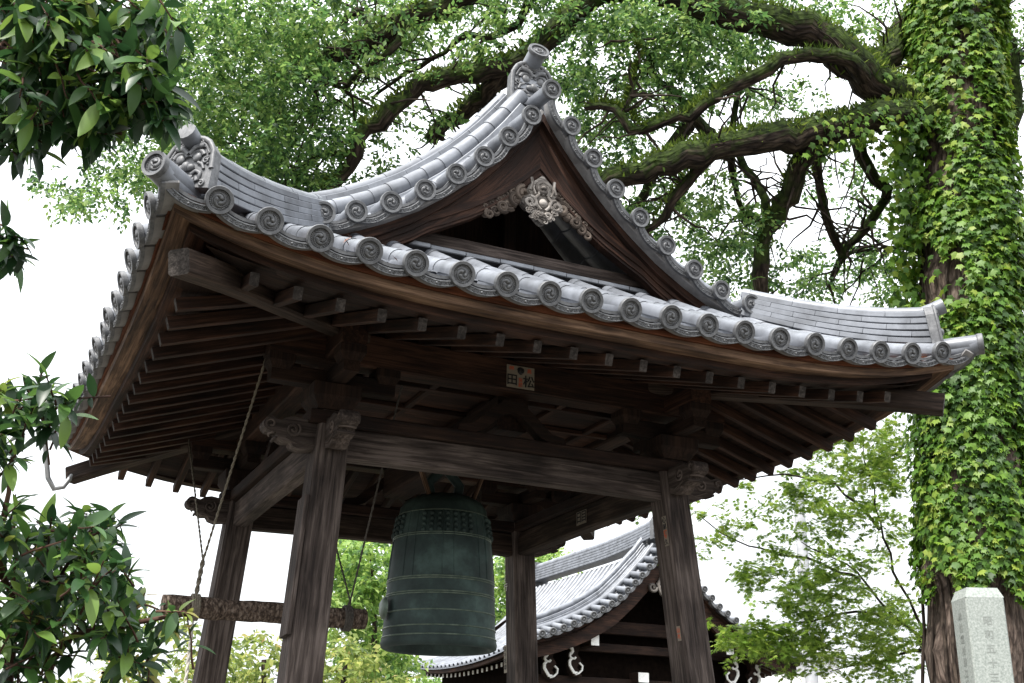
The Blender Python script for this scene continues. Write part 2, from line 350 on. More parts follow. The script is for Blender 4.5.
for zz in (-.055, -.02, .02): tubep(mb0, [(.262+.02*(zz > -.03), -.056, zz), (.268+.03*(zz > -.03), 0, zz), (.262+.02*(zz > -.03), .056, zz)], .010)
me_nose = mesh_of('carved_nose', mb0, M_post)
for (sx, sy) in posts:
    for ax in (0, 1):
        p = post_at(sx, sy, 3.70); ang = (0 if sx > 0 else PI) if ax == 0 else (PI/2 if sy > 0 else -PI/2)
        off = Vector((math.cos(ang), math.sin(ang), 0))*.10
        inst('carved_nose', me_nose, T, Matrix.Translation(Vector(p)+off) @ Matrix.Rotation(ang, 4, 'Z'), T['_base'])
# ---- bracket blocks over the posts and frog-leg struts, purlins
KX, KY = 1.30, 1.27
def frustum(mb, c, w0, w1, z0, z1, m=0): sweep(mb, [(c[0], c[1], z0), (c[0], c[1], (z0+z1)/2), (c[0], c[1], z1)], rect(1, 1, .03), (0, 1, 0), [w0, w1, w1], m=m)
for sx in (-1, 1):
    for sy in (-1, 1):
        c = (sx*KX, PY0+sy*KY); mb = MB(); frustum(mb, c, .22, .32, 3.86, 4.02); build('bracket_block', mb, M_inner, T)
        mb = MB(); beam(mb, (c[0]-.42, c[1], 4.08), (c[0]+.42, c[1], 4.08), .11, .11); beam(mb, (c[0], c[1]-.42, 4.083), (c[0], c[1]+.42, 4.083), .108, .11)
        for dx, dy in ((.36, 0), (-.36, 0), (0, .36), (0, -.36)): frustum(mb, (c[0]+dx, c[1]+dy), .12, .17, 4.10, 4.20)
        build('bracket_arm', mb, M_inner, T)
frog = [(-.42, 0), (-.40, .05), (-.30, .07), (-.20, .16), (-.10, .24), (-.07, .27), (.07, .27), (.10, .24), (.20, .16), (.30, .07), (.40, .05), (.42, 0), (.30, 0), (.22, .03), (.14, .10), (.06, .17), (0, .19), (-.06, .17), (-.14, .10), (-.22, .03), (-.30, 0)]
mbf = MB()
for poly in ([0, 1, 2, 19, 20], [2, 3, 18, 19], [3, 4, 17, 18], [4, 5, 6, 7, 14, 15, 16, 17], [7, 8, 13, 14], [8, 9, 12, 13], [9, 10, 11, 12]): plate(mbf, [frog[i] for i in poly], -.045, .045)
me_frog = mesh_of('frog_leg_strut', mbf, M_inner)
for k in range(4):
    M = Matrix.Translation((0, PY0, 3.861)) @ Matrix.Rotation(k*PI/2, 4, 'Z') @ Matrix.Translation((0, -(KY if k % 2 == 0 else KX), 0))
    inst('frog_leg_strut', me_frog, T, M, T['_base'])
purl = []
for k in range(4):
    mb = MB()
    if k % 2 == 0:
        y = PY0+(-KY if k == 0 else KY); beam(mb, (-1.75, y, 4.31), (1.75, y, 4.31), .17, .235, b=.012)
    else:
        x = KX if k == 1 else -KX; beam(mb, (x, PY0-1.72, 4.318), (x, PY0+1.72, 4.318), .168, .232, b=.012)
    purl.append(build('purlin', mb, M_brown, T))
    mb = MB()
    if k % 2 == 0: beam(mb, (-1.5, y+(.03 if k == 0 else -.03), 4.50), (1.5, y+(.03 if k == 0 else -.03), 4.50), .06, .24)
    else: beam(mb, (x-math.copysign(.03, x), PY0-1.5, 4.498), (x-math.copysign(.03, x), PY0+1.5, 4.498), .058, .236)
    build('infill_board', mb, M_inner, T)
# ---- ceiling
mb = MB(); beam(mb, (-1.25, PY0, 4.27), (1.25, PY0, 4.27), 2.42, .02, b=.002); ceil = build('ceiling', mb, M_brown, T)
for i in range(5):
    mb = MB(); x = -1.0+i*.5; beam(mb, (x, PY0-1.2, 4.24), (x, PY0+1.2, 4.24), .05, .035, b=.004); build('ceiling_batten', mb, M_brown, ceil)
    mb = MB(); y = PY0-1.0+i*.5; beam(mb, (-1.2, y, 4.236), (1.2, y, 4.236), .05, .036, b=.004); build('ceiling_batten', mb, M_brown, ceil)
mb = MB(); beam(mb, (0.05, PY0-1.2, 4.08), (0.05, PY0+1.2, 4.08), .24, .26, b=.02); build('bell_beam', mb, M_inner, T)

# ---- eave boards (mitred round the four sides)
def eave_ring(name, profile, material, n=28):
    for k in range(4):
        mb = MB(); vs = []; gs = []; q = len(profile)
        for i in range(n+1):
            t = -1+2*i/n; t = math.copysign(abs(t)**.8, t)
            for d, dz in profile:
                s = t*(HL[k]-d); vs.append(PS(k, s, d, ZE+up(HL[k]*(1-abs(t)), 0)+dz)); gs.append((s+7*k, d, dz))
        fs = [(i*q+j, i*q+(j+1) % q, (i+1)*q+(j+1) % q, (i+1)*q+j) for i in range(n) for j in range(q)]
        mb.add(vs, fs, 0, gs); build(name, mb, material, T)
eave_ring('eave_board', [(.085, -.012), (.085, -.088), (.42, -.07), (.42, .0)], M_red)
eave_ring('fascia_board', [(.10, -.09), (.105, -.137), (.25, -.137), (.25, -.084)], M_tan)
eave_ring('rafter_board', [(.205, -.138), (.21, -.182), (.31, -.182), (.31, -.138)], M_brown)
def end_caps(mb):
    for i in range(len(mb.f)-2, len(mb.f)): mb.m[i] = 1
# ---- rafters, soffit, hip rafters
def zr(k, s, d): return ZE-.218+.335*(d-.30)+up(HL[k]-abs(s), 0)*max(0, 1-(d-.30)/1.6)**1.5
for k in range(4):
    nr = 10
    for i in range(-nr, nr+1):
        s = i*.24; d1 = min(1.55, HL[k]-abs(s)-.03)
        if d1 < .5: continue
        mb = MB(); sweep(mb, [PS(k, s, d, zr(k, s, d)) for d in np.linspace(.262, d1, 7)], rect(.052, .072, .004), m=0); end_caps(mb); build('rafter', mb, [M_brown, M_end], T)
    mb = MB(); vs = []; gs = []; nn, mm = 30, 8
    for i in range(nn+1):
        t = -1+2*i/nn
        for j in range(mm+1):
            d = .3+1.5*j/mm; s = t*(HL[k]-d); vs.append(PS(k, s, d, zr(k, s, d)+.045) if j else PS(k, s, .235, ZE-.152+up(HL[k]-abs(s), 0))); gs.append((s, d*1.0, k))
    fs = [(i*(mm+1)+j, (i+1)*(mm+1)+j, (i+1)*(mm+1)+j+1, i*(mm+1)+j+1) for i in range(nn) for j in range(mm)]
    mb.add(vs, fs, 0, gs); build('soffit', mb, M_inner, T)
for sx in (-1, 1):
    for sy in (-1, 1):
        mb = MB(); pts = []
        for d in np.linspace(.17, 1.75, 9):
            pts.append((sx*(AX-d), CY+sy*(AY-d), 4.10+.225*(d-.17)-.02*max(0, 1-(d-.17)/.5)**2))
        sweep(mb, pts, rect(.128, .138, .014)); end_caps(mb); build('hip_rafter', mb, [M_beam, M_end], T)

# ---- tile slopes
PT = .27
def tile_slope(k, smax_full, dfull, dtop):
    mb = MB(); NJ = 8
    def dlim(s, c=None): return dfull if abs(s if c is None else c) <= smax_full else min(dtop, HL[k]-abs(s))
    cells = range(-11, 11)
    for c in cells:                                            # flat tiles: concave cells, stepped courses
        s0 = max(-HL[k], c*PT); s1 = min(HL[k], (c+1)*PT)
        if s1-s0 < .02 or abs(c+.5) > 9: continue
        cc = (s0+s1)/2; dm = max(dlim(s0, cc), dlim(s1, cc), dlim(cc))
        rows = []; d = 0.04 if abs(c+.5) > 9 else 0.0
        while d < dm-.01:
            rows.append((d, .012)); d = min(d+.2, dm); rows.append((d, -.004))
        vs = []
        for d, st in rows:
            for j in range(NJ+1):
                s = s0+(s1-s0)*j/NJ; dd = min(d, dlim(s, cc))
                vs.append(PS(k, s, dd+.02, zs(k, s, dd)-.028-.034*math.sin(PI*j/NJ)+st-(.03 if abs(c+.5) > 9 else 0)))
        w = NJ+1
        mb.add(vs, [(i*w+j, i*w+j+1, (i+1)*w+j+1, (i+1)*w+j) for i in range(len(rows)-1) for j in range(NJ)], 0, None, False)
    for c in range(-9, 10):                                    # round cover tiles
        s = c*PT
        dm = dlim(s); d = .015
        while d < dm-.03:
            d2 = min(d+.28, dm)
            pts = [PS(k, s, x, zs(k, s, x)) for x in (d, d+.02, d2+.01)]
            pr = [(.062*math.cos(a), .062*math.sin(a)) for a in np.linspace(-.25, PI+.25, 11)]
            sweep(mb, pts, pr, (0, 0, 1), [1.0, 1.0, .93], False, 0, True, closed=False); d = d2
    return build('tile_slope', mb, M_tile, T)
for k in (0, 2): tile_slope(k, 0, 1.2, 1.2)
for k in (1, 3): tile_slope(k, 1.36, AX-.03, 1.25)

# ---- round end tiles with the three-comma crest, and flat end tiles between them
def make_end_tile(stub=.32, r=.074):
    mb = MB(); F = Matrix.Rotation(PI/2, 4, 'X')               # lathe axis -> -Y
    lathe(mb, [(0, .003), (r*.735, .003)], 36, F); lathe(mb, [(r*.735, .003), (r*.745, .015)], 36, F); lathe(mb, [(r*.745, .015), (r*.965, .017)], 36, F); lathe(mb, [(r*.965, .017), (r, .012)], 36, F); lathe(mb, [(r, .012), (r, -.012)], 36, F); lathe(mb, [(r, -.012), (.058, -.018)], 36, F)
    for i in range(28):
        a = 2*PI*i/28; ball(mb, (r*.645*math.cos(a), -.004, r*.645*math.sin(a)), .0043, m=1, nu=6, nv=4)
    for q in range(3):
        a0 = q*2*PI/3+.5
        pts = []; sc = []
        for i in range(15):
            t = i/14; a = a0+t*3.4; rr = r*(.13+.40*t**.8)
            pts.append((rr*math.cos(a), -.004, rr*math.sin(a))); sc.append((1-t)**.9*1.3+.28 if i else .8)
        sweep(mb, pts, circ(.0098, 6), None, sc, True, 0, True)
    vs = []; n = 14
    for y, rr in ((.016, .058), (stub*.93, .056), (stub, .052)):
        for i in range(n): vs.append((rr*math.cos(2*PI*i/n), y, rr*math.sin(2*PI*i/n)))
    mb.add(vs, [(j*n+i, j*n+(i+1) % n, (j+1)*n+(i+1) % n, (j+1)*n+i) for j in range(2) for i in range(n)], 2, None, True)
    mb.add(vs[-n:], [tuple(range(n))], 2)
    return mesh_of('round_end_tile', mb, [M_disc, M_disc, M_tile])
def make_flat_tile(w=.125, depth=.34):
    mb = MB(); n = 14
    def arc(x, o): return o-.03*(1-(x/w)**2)
    xs = np.linspace(-w, w, n+1)
    for (y0, y1, top, bot, m) in ((0., .02, -.004, -.042, 0), (.02, depth, -.026, -.040, 1), (.012, .05, .022, .004, 0)):
        vs = [(x, y, arc(x, z)) for x in xs for y, z in ((y0, top), (y0, bot), (y1, bot), (y1, top))]
        fs = [(i*4+j, i*4+(j+1) % 4, (i+1)*4+(j+1) % 4, (i+1)*4+j) for i in range(n) for j in range(4)]+[(3, 2, 1, 0), (n*4, n*4+1, n*4+2, n*4+3)]
        mb.add(vs, fs, m)
    tubep(mb, [(x, 0, arc(x, -.012)) for x in xs], .004); tubep(mb, [(x, 0, arc(x, -.038)) for x in xs], .004)
    for sx in (-1, 1):
        for i in range(3):
            cx = sx*(.022+.028*i); tubep(mb, spiral(cx, arc(cx, -.025), .010, .003, 1.1, 0 if sx > 0 else PI, -.001, 10, sx), .0028, n=4)
    ball(mb, (0, 0, arc(0, -.024)), .008, nu=8, nv=5)
    return mesh_of('flat_end_tile', mb, [M_disc, M_under])
me_end = make_end_tile(); me_flat = make_flat_tile(); me_flat0 = make_flat_tile(depth=.09); TB = T['_base']
for k in (0, 3, 1):
    for i in range(-9, 10):
        s = i*PT+random.uniform(-.006, .006); p = PS(k, s, random.uniform(-.008, .008), zs(k, s, 0)+random.uniform(-.004, .004))
        M = Matrix.Translation(p) @ Matrix.Rotation(k*PI/2+random.uniform(-.04, .04), 4, 'Z') @ Matrix.Rotation(R_(20)+random.uniform(-.05, .05), 4, 'X') @ Matrix.Rotation(random.uniform(0, 6), 4, 'Y')
        inst('round_end_tile', me_end, T, M, TB)
    for i in range(-10, 10):
        s = (i+.5)*PT; p = PS(k, s, .012, zs(k, s, 0)-.018)
        sl = (zs(k, s+.12, 0)-zs(k, s-.12, 0))/.24
        M = Matrix.Translation(p) @ Matrix.Rotation(k*PI/2, 4, 'Z') @ Matrix.Rotation(R_(14), 4, 'X') @ Matrix.Rotation(-math.atan(sl), 4, 'Y')
        inst('flat_end_tile', me_flat if -10 < i < 9 else me_flat0, T, M, TB)
# ---- verge tiles up the front gable
VQ = [0, .16, .336, .52, .719, .938, 1.169, 1.399, 1.623]; VZ = [6.317, 6.077, 5.856, 5.651, 5.466, 5.292, 5.147, 5.029, 4.945]
def verge(q): return float(np.interp(q, VQ+[2.0], VZ+[4.81]))
for i, (q, z) in enumerate(zip(VQ, VZ)):
    for sg in ((1,) if i == 0 else (-1, 1)):
        M = Matrix.Translation((sg*q, YV-(.05 if i == 8 else 0), z+(.02 if i == 0 else 0))) @ Matrix.Rotation(R_(9), 4, 'X') @ Matrix.Rotation(random.uniform(0, 6), 4, 'Y')
        inst('round_end_tile', me_end, T, M, TB)
        if i < 8:
            q2, z2 = VQ[i+1], VZ[i+1]; a = math.atan2(z2-z, q2-q)
            M = Matrix.Translation((sg*(q+q2)/2, YV+.015, (z+z2)/2-.03)) @ Matrix.Rotation(R_(8), 4, 'X') @ Matrix.Rotation(-a*sg, 4, 'Y') @ Matrix.Scale(.92, 4, (1, 0, 0))
            inst('flat_end_tile', me_flat0, T, M, TB)
for sg in (-1, 1):                                          # bedding under the verge tiles
    mb = MB(); sweep(mb, [(sg*q, YV+.20, verge(q)-.075) for q in np.linspace(.04, 1.75, 22)], rect(.28, .035, .004), (0, 1, 0) if False else (0, 0, 1)); build('verge_bedding', mb, M_under, T)
# ---- bargeboards
def hb(q): return .335*(max(0, 1-q/.85)**1.2)-.335
def barge(sg, y0, y1, top, bot0, bot1, name, m, q0=0.0, q1=1.75, steps=0):
    mb = MB(); vs = []; gs = []; n = 26
    for i in range(n+1):
        q = q0+(q1-q0)*i/n; t = i/n
        za = verge(q)-(top if top < .2 else top+hb(q)); zb = verge(q)-(bot0 if bot0 < .2 else bot0+hb(q))
        sm = .06*math.exp(-(q/.09)**2)*0
        for y, z in ((y0, za), (y0, zb), (y1, zb), (y1, za)): vs.append((sg*q, y, z-sm)); gs.append((q*1.4, z-za, y+3*sg))
    fs = [(i*4+j, i*4+(j+1) % 4, (i+1)*4+(j+1) % 4, (i+1)*4+j) for i in range(n) for j in range(4)]+[(3, 2, 1, 0), tuple(n*4+j for j in range(4))]
    mb.add(vs, fs, 0, gs); return mb
for sg in (-1, 1):
    mb = barge(sg, YV+.14, YV+.36, .09, .165, .165, '', 0, 0, 1.80); o = build('verge_board', mb, M_brown, T)
    mb = barge(sg, YV+.19, YV+.26, .168, .615, .36, '', 0, 0, 1.62); o = build('bargeboard', mb, M_brown, T)
    mb = barge(sg, YV+.176, YV+.189, .48, .54, .30, '', 0, 0, 1.55)
    for a, b in ((.575, .594),):
        m2 = barge(sg, YV+.18, YV+.189, a, b, b-.245, '', 0, 0.0, 1.58); mb.add(m2.v, m2.f, 0, m2.g)
    build('moulding', mb, M_brown, o)
# ---- gable wall, gable beams
mb = MB(); n = 20; vs = []
for i in range(-n, n+1):
    q = 1.6*i/n; vs += [(q, -.75, verge(abs(q))-.2), (q, -.75, 4.55)]
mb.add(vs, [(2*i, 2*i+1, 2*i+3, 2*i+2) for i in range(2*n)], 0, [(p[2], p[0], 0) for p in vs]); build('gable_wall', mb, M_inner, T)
mb = MB(); beam(mb, (-1.05, -1.22, 5.125), (1.05, -1.22, 5.125), .05, .10); build('gable_beam', mb, M_post, T)
mb = MB(); beam(mb, (0, -.86, 5.07), (0, -.86, 5.85), .10, .10, (0, 1, 0)); build('gable_strut', mb, M_inner, T)
mb = MB()
for i in range(8): x0_ = -1.04+.26*i; zf = 5.03+random.uniform(-.004, .004); beam(mb, (x0_+.003, -1.24, zf), (x0_+.257, -1.24, zf), .16, .035, b=.006)
build('flashing_tiles', mb, M_tile, T)
# ---- carved pendant
GP = (0, YV+.16, 5.67)
mb = MB(); M = Matrix.Translation(GP) @ Matrix.Scale(1.0, 4) @ Matrix.Scale(1.2, 4, (1, 0, 0))
plate(mb, [(0, .03), (.075, -.05), (.095, -.10), (.08, -.14), (.125, -.17), (.135, -.22), (.10, -.26), (.07, -.25), (.06, -.30), (.02, -.345), (0, -.355), (-.02, -.345), (-.06, -.30), (-.07, -.25), (-.10, -.26), (-.135, -.22), (-.125, -.17), (-.08, -.14), (-.095, -.10), (-.075, -.05)], -.025, .03, M)
tubep(mb, spiral(0, -.08, .055, .01, 1.5, .6, -.03, 24), .016, M)
for sg in (-1, 1):
    tubep(mb, spiral(sg*.085, -.205, .045, .008, 1.4, PI/2, -.03, 18, sg), .015, M); tubep(mb, spiral(sg*.03, -.29, .03, .006, 1.2, -PI/2, -.03, 14, sg), .012, M)
    tubep(mb, [(sg*.03, -.03, -.14), (sg*.055, -.035, -.17), (sg*.04, -.03, -.22), (sg*.015, -.03, -.25)], .013, M); tubep(mb, [(sg*.075, -.03, -.01), (sg*.07, -.035, -.06), (sg*.085, -.03, -.11)], .012, M)
for i in range(34):
    a = random.uniform(PI*1.05, PI*1.95); rr = random.uniform(.5, 1.0); cx, cz = .12*math.cos(a)*rr, -.20+.15*math.sin(a)*rr
    tubep(mb, spiral(cx, cz, random.uniform(.010, .02), .004, 1.1, random.uniform(0, 6), -.028-.012*random.random(), 9, random.choice((-1, 1))), .0055, M, n=5)
for i in range(5): tubep(mb, [((i-2)*.030, -.028, -.03-.02*abs(i-2)), ((i-2)*.034, -.034, -.09), ((i-2)*.026, -.03, -.135)], .010, M)
ball(mb, (0, -.03, -.195), .028, M, s=(1, .7, 1.2)); ball(mb, (0, -.035, -.08), .02, M)
pend = build('gable_pendant', mb, M_carve, T)
for sg in (-1, 1):
    mb = MB(); cur = 0
    for i in range(6):
        q = .13+.052*i; z = verge(q)-(.615+hb(q))-.025; r = .062-.0055*i
        tubep(mb, spiral(sg*q, z, r, r*.25, 1.35, random.uniform(0, 6), YV+.19+random.uniform(-.012, .012), 16, random.choice((-1, 1))), r*.36)
        ball(mb, (sg*(q+.02), YV+.215, z+.01), r*1.0, s=(1, .6, 1)); tubep(mb, spiral(sg*(q+.03), z+.055, r*.6, r*.15, 1.2, random.uniform(0, 6), YV+.195, 12, random.choice((-1, 1))), r*.26)
    build('pendant_wing', mb, M_carveD, pend)

# ---- ridges
def ridge_stack(mb, pts, layers, w, h, cap=.052, base=0.0, hs=None, seg=.33):
    """stacked noshi courses: every course a row of thin overlapping tiles, a round cap on top"""
    P = [np.array(p, float) for p in pts]
    cum = [0]
    for a, b in zip(P, P[1:]): cum.append(cum[-1]+np.linalg.norm(b-a))
    def pt(l): return np.array([np.interp(l, cum, [p[i] for p in P]) for i in range(3)])
    def hh(l): return 1.0 if hs is None else float(np.interp(l/cum[-1], [0, 1], hs))
    lh = h/layers
    for j in range(layers):
        l = -(j % 2)*seg/2
        while l < cum[-1]-.02:
            a, b = max(l, 0), min(l+seg-.003, cum[-1]); l += seg
            if b-a < .03: continue
            n = 3; pp = [pt(a+(b-a)*i/n)+np.array([0, 0, base+(lh*(j+.5))*hh(a+(b-a)*i/n)]) for i in range(n+1)]
            ww = w*(1-.045*j)+random.uniform(-.003, .003)
            sweep(mb, pp, rect(ww, lh*.80, .004), (0, 0, 1), None)
    l = 0
    core = [pt(cum[-1]*i/16)+np.array([0, 0, base+h*.5*hh(cum[-1]*i/16)]) for i in range(17)]
    sweep(mb, core, rect(w*.72, h*.8, .002))
    while l < cum[-1]-.02:
        b = min(l+seg, cum[-1]); n = 3
        pp = [pt(l+(b-l)*i/n)+np.array([0, 0, base+h*hh(l+(b-l)*i/n)+.005]) for i in range(n+1)]
        sweep(mb, pp, circ(cap, 12), (0, 0, 1), [1.03, 1, .98, .95], True, 0, True); l = b
def hip_pts(sx, sy, d0, d1, n=10): return [(sx*(AX-d), CY+sy*(AY-d), ZE+prof(d)+up(d, d)) for d in np.linspace(d0, d1, n)]
def oni_mesh(w=.30, h=.34, horn=True):
    """ridge-end face tile: arched plate with a bead border and a grimacing face in relief; faces -Y, stands on z=0"""
    mb = MB(); w2 = w/2
    out = [(-w2, 0), (-w2*1.02, h*.35), (-w2*.98, h*.7)]+[(-w2*.9*math.cos(a), h*.72+h*.28*math.sin(a)) for a in np.linspace(.25, PI-.25, 9)]+[(w2*.98, h*.7), (w2*1.02, h*.35), (w2, 0), (w2*.35, .02), (0, .06), (-w2*.35, .02)]
    plate(mb, out, 0, .065)
    rim = [(x*.96, -.004, z*.975+.004) for x, z in out[:14]]; tubep(mb, rim, .016)
    inner = [(x*.80, -.006, z*.90+.008) for x, z in out[:14]]
    for a, b in zip(inner, inner[1:]):
        for t in (0, .33, .66): ball(mb, tuple(a[i]+(b[i]-a[i])*t for i in range(3)), .0085, nu=6, nv=4)
    for sx in (-1, 1):
        ball(mb, (sx*w*.17, -.012, h*.60), w*.095, s=(1, .8, 1)); tubep(mb, [(sx*w*.17+w*.14*math.cos(a), -.012, h*.60+w*.13*math.sin(a)) for a in np.linspace(.2, PI-.2, 9)], .014)
        ball(mb, (sx*w*.085, -.025, h*.41), w*.085, s=(1.1, 1, .8))
        tubep(mb, [(sx*w*.10, -.01, h*.30), (sx*w*.2, -.016, h*.34), (sx*w*.29, -.012, h*.30), (sx*w*.28, -.01, h*.17), (sx*w*.22, -.01, h*.15), (sx*w*.22, -.01, h*.24)], .012)
        tubep(mb, [(sx*w*.02, -.02, h*.68), (sx*w*.12, -.03, h*.77), (sx*w*.28, -.02, h*.80)], .016)
        tubep(mb, spiral(sx*w*.2, h*.90, .028, .006, 1.2, 0, -.008, 12, sx), .009)
        tubep(mb, [(sx*w*.03, -.008, h*.20), (sx*w*.12, -.012, h*.17), (sx*w*.14, -.008, h*.08)], .010)
    for j in range(3): tubep(mb, [(-w*.30+w*.05*j, -.006, h*(.78+.05*j)), (-w*.1, -.012, h*(.82+.045*j)), (0, -.010, h*(.79+.05*j)), (w*.1, -.012, h*(.82+.045*j)), (w*.30-w*.05*j, -.006, h*(.78+.05*j))], .007)
    for j in range(5): ball(mb, ((j-2)*w*.075, -.008, h*.195), .011, nu=6, nv=5, s=(.8, .8, 1.3))
    for sx in (-1, 1):
        tubep(mb, spiral(sx*w*.36, h*.52, .022, .005, 1.2, 1, -.008, 12, sx), .007); tubep(mb, spiral(sx*w*.34, h*.10, .020, .005, 1.2, 2, -.008, 12, -sx), .007); tubep(mb, [(sx*w*.2, -.01, h*.50), (sx*w*.3, -.014, h*.45), (sx*w*.34, -.01, h*.36)], .010)
    ball(mb, (0, -.03, h*.43), w*.085, s=(1, 1.3, 1.1)); tubep(mb, [(-w*.14, -.01, h*.24), (0, -.016, h*.26), (w*.14, -.01, h*.24)], .012)
    mb.v = [(x, y*.6 if y < 0 else y, z) for x, y, z in mb.v]
    return mesh_of('ridge_end_face', mb, M_disc)
me_oni = oni_mesh()
me_horn_end = make_end_tile(.36, .062)
hip_objs = {}
for sx in (-1, 1):
    for sy in (-1, 1):
        pts = hip_pts(sx, sy, .165, 1.10)
        mb = MB(); ridge_stack(mb, pts, 5, .20, .245, .05, .03, hs=[1.05, .8])
        a = np.array(pts[0]); out = np.array([sx, sy, 0])/math.sqrt(2)
        # up-swept cap that runs out over the face tile
        tip = [a+np.array([0, 0, .245])-out*.45*(1-t)+out*.07*t+np.array([0, 0, .01+.085*t**2.2]) for t in np.linspace(0, 1, 8)]
        sweep(mb, tip, circ(.05, 12), (0, 0, 1), [.9, .9, .92, .94, .96, 1, 1.05, 1.12], True, 0, True); mb.m[-1] = 1
        o = build('hip_ridge', mb, [M_tile, M_disc], T); hip_objs[(sx, sy)] = o
        ang = math.atan2(out[1], out[0])+PI/2
        M = Matrix.Translation(a+out*.03+np.array([0, 0, .0])) @ Matrix.Rotation(ang, 4, 'Z') @ Matrix.Rotation(R_(-6), 4, 'X')
        inst('ridge_end_face', me_oni, o, M, TB)
        # corner cover tile
        mb = MB(); c = [np.array(p) for p in hip_pts(sx, sy, -.025, .34, 8)]
        c = [p+np.array([0, 0, -.01+.035*max(0, 1-i/4)**2]) for i, p in enumerate(c)]
        sweep(mb, c, circ(.058, 14), (0, 0, 1), [1.2, 1.1, 1.03, 1, 1, 1, 1, 1], True, 0, True); co = build('corner_tile', mb, M_tile, T)
        M = Matrix.Translation(c[0]+out*.004) @ Matrix.Rotation(ang, 4, 'Z') @ Matrix.Rotation(R_(-2), 4, 'X') @ Matrix.Scale(1.18, 4)
        inst('round_end_tile', me_horn_end, co, M, TB)
# descending ridges beside the verge, plus the round tile row outside them
DRY = -1.02
for sg in (-1, 1):
    mb = MB(); pts = [(sg*q, YV+.36, verge(q)+.265-.05*q) for q in np.linspace(.08, 1.70, 14)]
    ridge = [(sg*q, DRY, verge(q)+.14-.04*q) for q in np.linspace(1.62, .12, 14)]
    l = 0
    P = pts[::-1]
    for a, b in zip(P, P[1:]): sweep(mb, [a, tuple(np.array(b)+(np.array(b)-np.array(a))*.06)], circ(.062, 14), (0, 1, 0), [1.04, .94], True, 0, True)
    sweep(mb, [np.array(p)-np.array([0, -.01, .125]) for p in P], rect(.085, .17, .006), (0, 1, 0))
    build('verge_roll', mb, M_tile, T)
    mb = MB(); ridge_stack(mb, ridge, 4, .19, .26, .055, .02); build('descending_ridge', mb, M_tile, T)
# main ridge
mb = MB(); pts = [(0, y, ZE+prof(AX)-.02+.06*(abs(y-.06)/1.3)**2.5) for y in np.linspace(-1.24, 1.36, 16)]
ridge_stack(mb, pts, 5, .22, .27, .055, .02); mr = build('main_ridge', mb, M_tile, T)
OB = np.array([.02, -1.23, 6.38])
inst('ridge_end_face', me_oni, mr, Matrix.Translation(OB) @ Matrix.Scale(1.18, 4), TB)
mb = MB(); sweep(mb, [OB+np.array([0, .30, .33]), OB+np.array([0, .1, .38]), OB+np.array([0, -.10, .45])], circ(.07, 14), (0, 0, 1), None, True, 0, True); bird = build('bird_perch_tile', mb, M_tile, mr)
M = Matrix.Translation(OB+np.array([0, -.10, .45])) @ Matrix.Rotation(R_(-20), 4, 'X') @ Matrix.Scale(1.0, 4) @ Matrix.Scale(1.2, 4, (1, 0, 0))
o = bpy.data.objects.new('round_end_tile', me_end); 
mbx = MB(); 
inst('round_end_tile', make_end_tile(.05, .072), mr, M, TB)
bpy.data.objects.remove(o)

# ---- paper slips and stickers (flat things pasted on the timber)
def text_mb(body, size, M, m=1):
    c = bpy.data.curves.new('t', 'FONT'); c.body = body; c.size = size; c.align_x = 'CENTER'; c.align_y = 'CENTER'; c.extrude = .0006; c.offset = size*.018
    o = bpy.data.objects.new('t', c); COL.objects.link(o)
    me = bpy.data.meshes.new_from_object(o.evaluated_get(bpy.context.evaluated_depsgraph_get()))
    vs = [tuple(M @ v.co) for v in me.vertices]; fs = [tuple(p.vertices) for p in me.polygons]
    bpy.data.objects.remove(o); bpy.data.curves.remove(c); bpy.data.meshes.remove(me)
    mb = MB(); mb.add(vs, fs, m); return mb
def slip(parent, O, X, Z, w, h, texts, paper=M_paper, name='paper_slip', frame=None):
    """O centre, X along the width, Z up; texts = (string, x, z, size, ink)"""
    X = Vector(X).normalized(); Z = Vector(Z).normalized(); N = X.cross(Z).normalized(); O = Vector(O)
    M = Matrix(((X.x, Z.x, N.x, O.x), (X.y, Z.y, N.y, O.y), (X.z, Z.z, N.z, O.z), (0, 0, 0, 1)))
    mb = MB(); o2 = [(-w/2, -h/2), (w/2, -h/2), (w/2, h/2), (-w/2, h/2)]
    mb.add([tuple(M @ Vector((x, z, .0))) for x, z in o2]+[tuple(M @ Vector((x, z, .0015))) for x, z in o2], [(4, 5, 6, 7), (0, 1, 5, 4), (1, 2, 6, 5), (2, 3, 7, 6), (3, 0, 4, 7)], 0)
    for body, x, z, sz, ink in texts:
        t = text_mb(body, sz, M @ Matrix.Translation((x, z, .0028))); mb.add(t.v, t.f, ink)
    return mb, M
def front_slip(parent, mb): return build('paper_slip', mb, [M_paper, M_ink, M_redink, M_palep], parent)
# crest slip on the front purlin
yk = PY0-KY-.085-.003
c = at_plane(520.5, 377.5, 1, yk)
mb, M = slip(purl[0], c, (1, 0, 0), (0, 0, 1), .215, .165, [('田', -.066, -.03, .088, 1), ('松', .064, -.032, .092, 1), ('琴', -.07, .052, .040, 2), ('高', .068, .052, .036, 2), ('宮', 0, -.022, .034, 2), ('脇', 0, -.058, .034, 2)])
for q in range(3):
    a0 = q*2*PI/3; pts = []; sc = []
    for i in range(12):
        t = i/11; a = a0+t*3.0; rr = .010+.018*t; pts.append(tuple(M @ Vector((rr*math.cos(a), .048+rr*math.sin(a), .002)))); sc.append((1-t)*1.2+.25)
    sweep(mb, pts, circ(.009, 6), None, sc, True, 1, True)
front_slip(purl[0], mb)
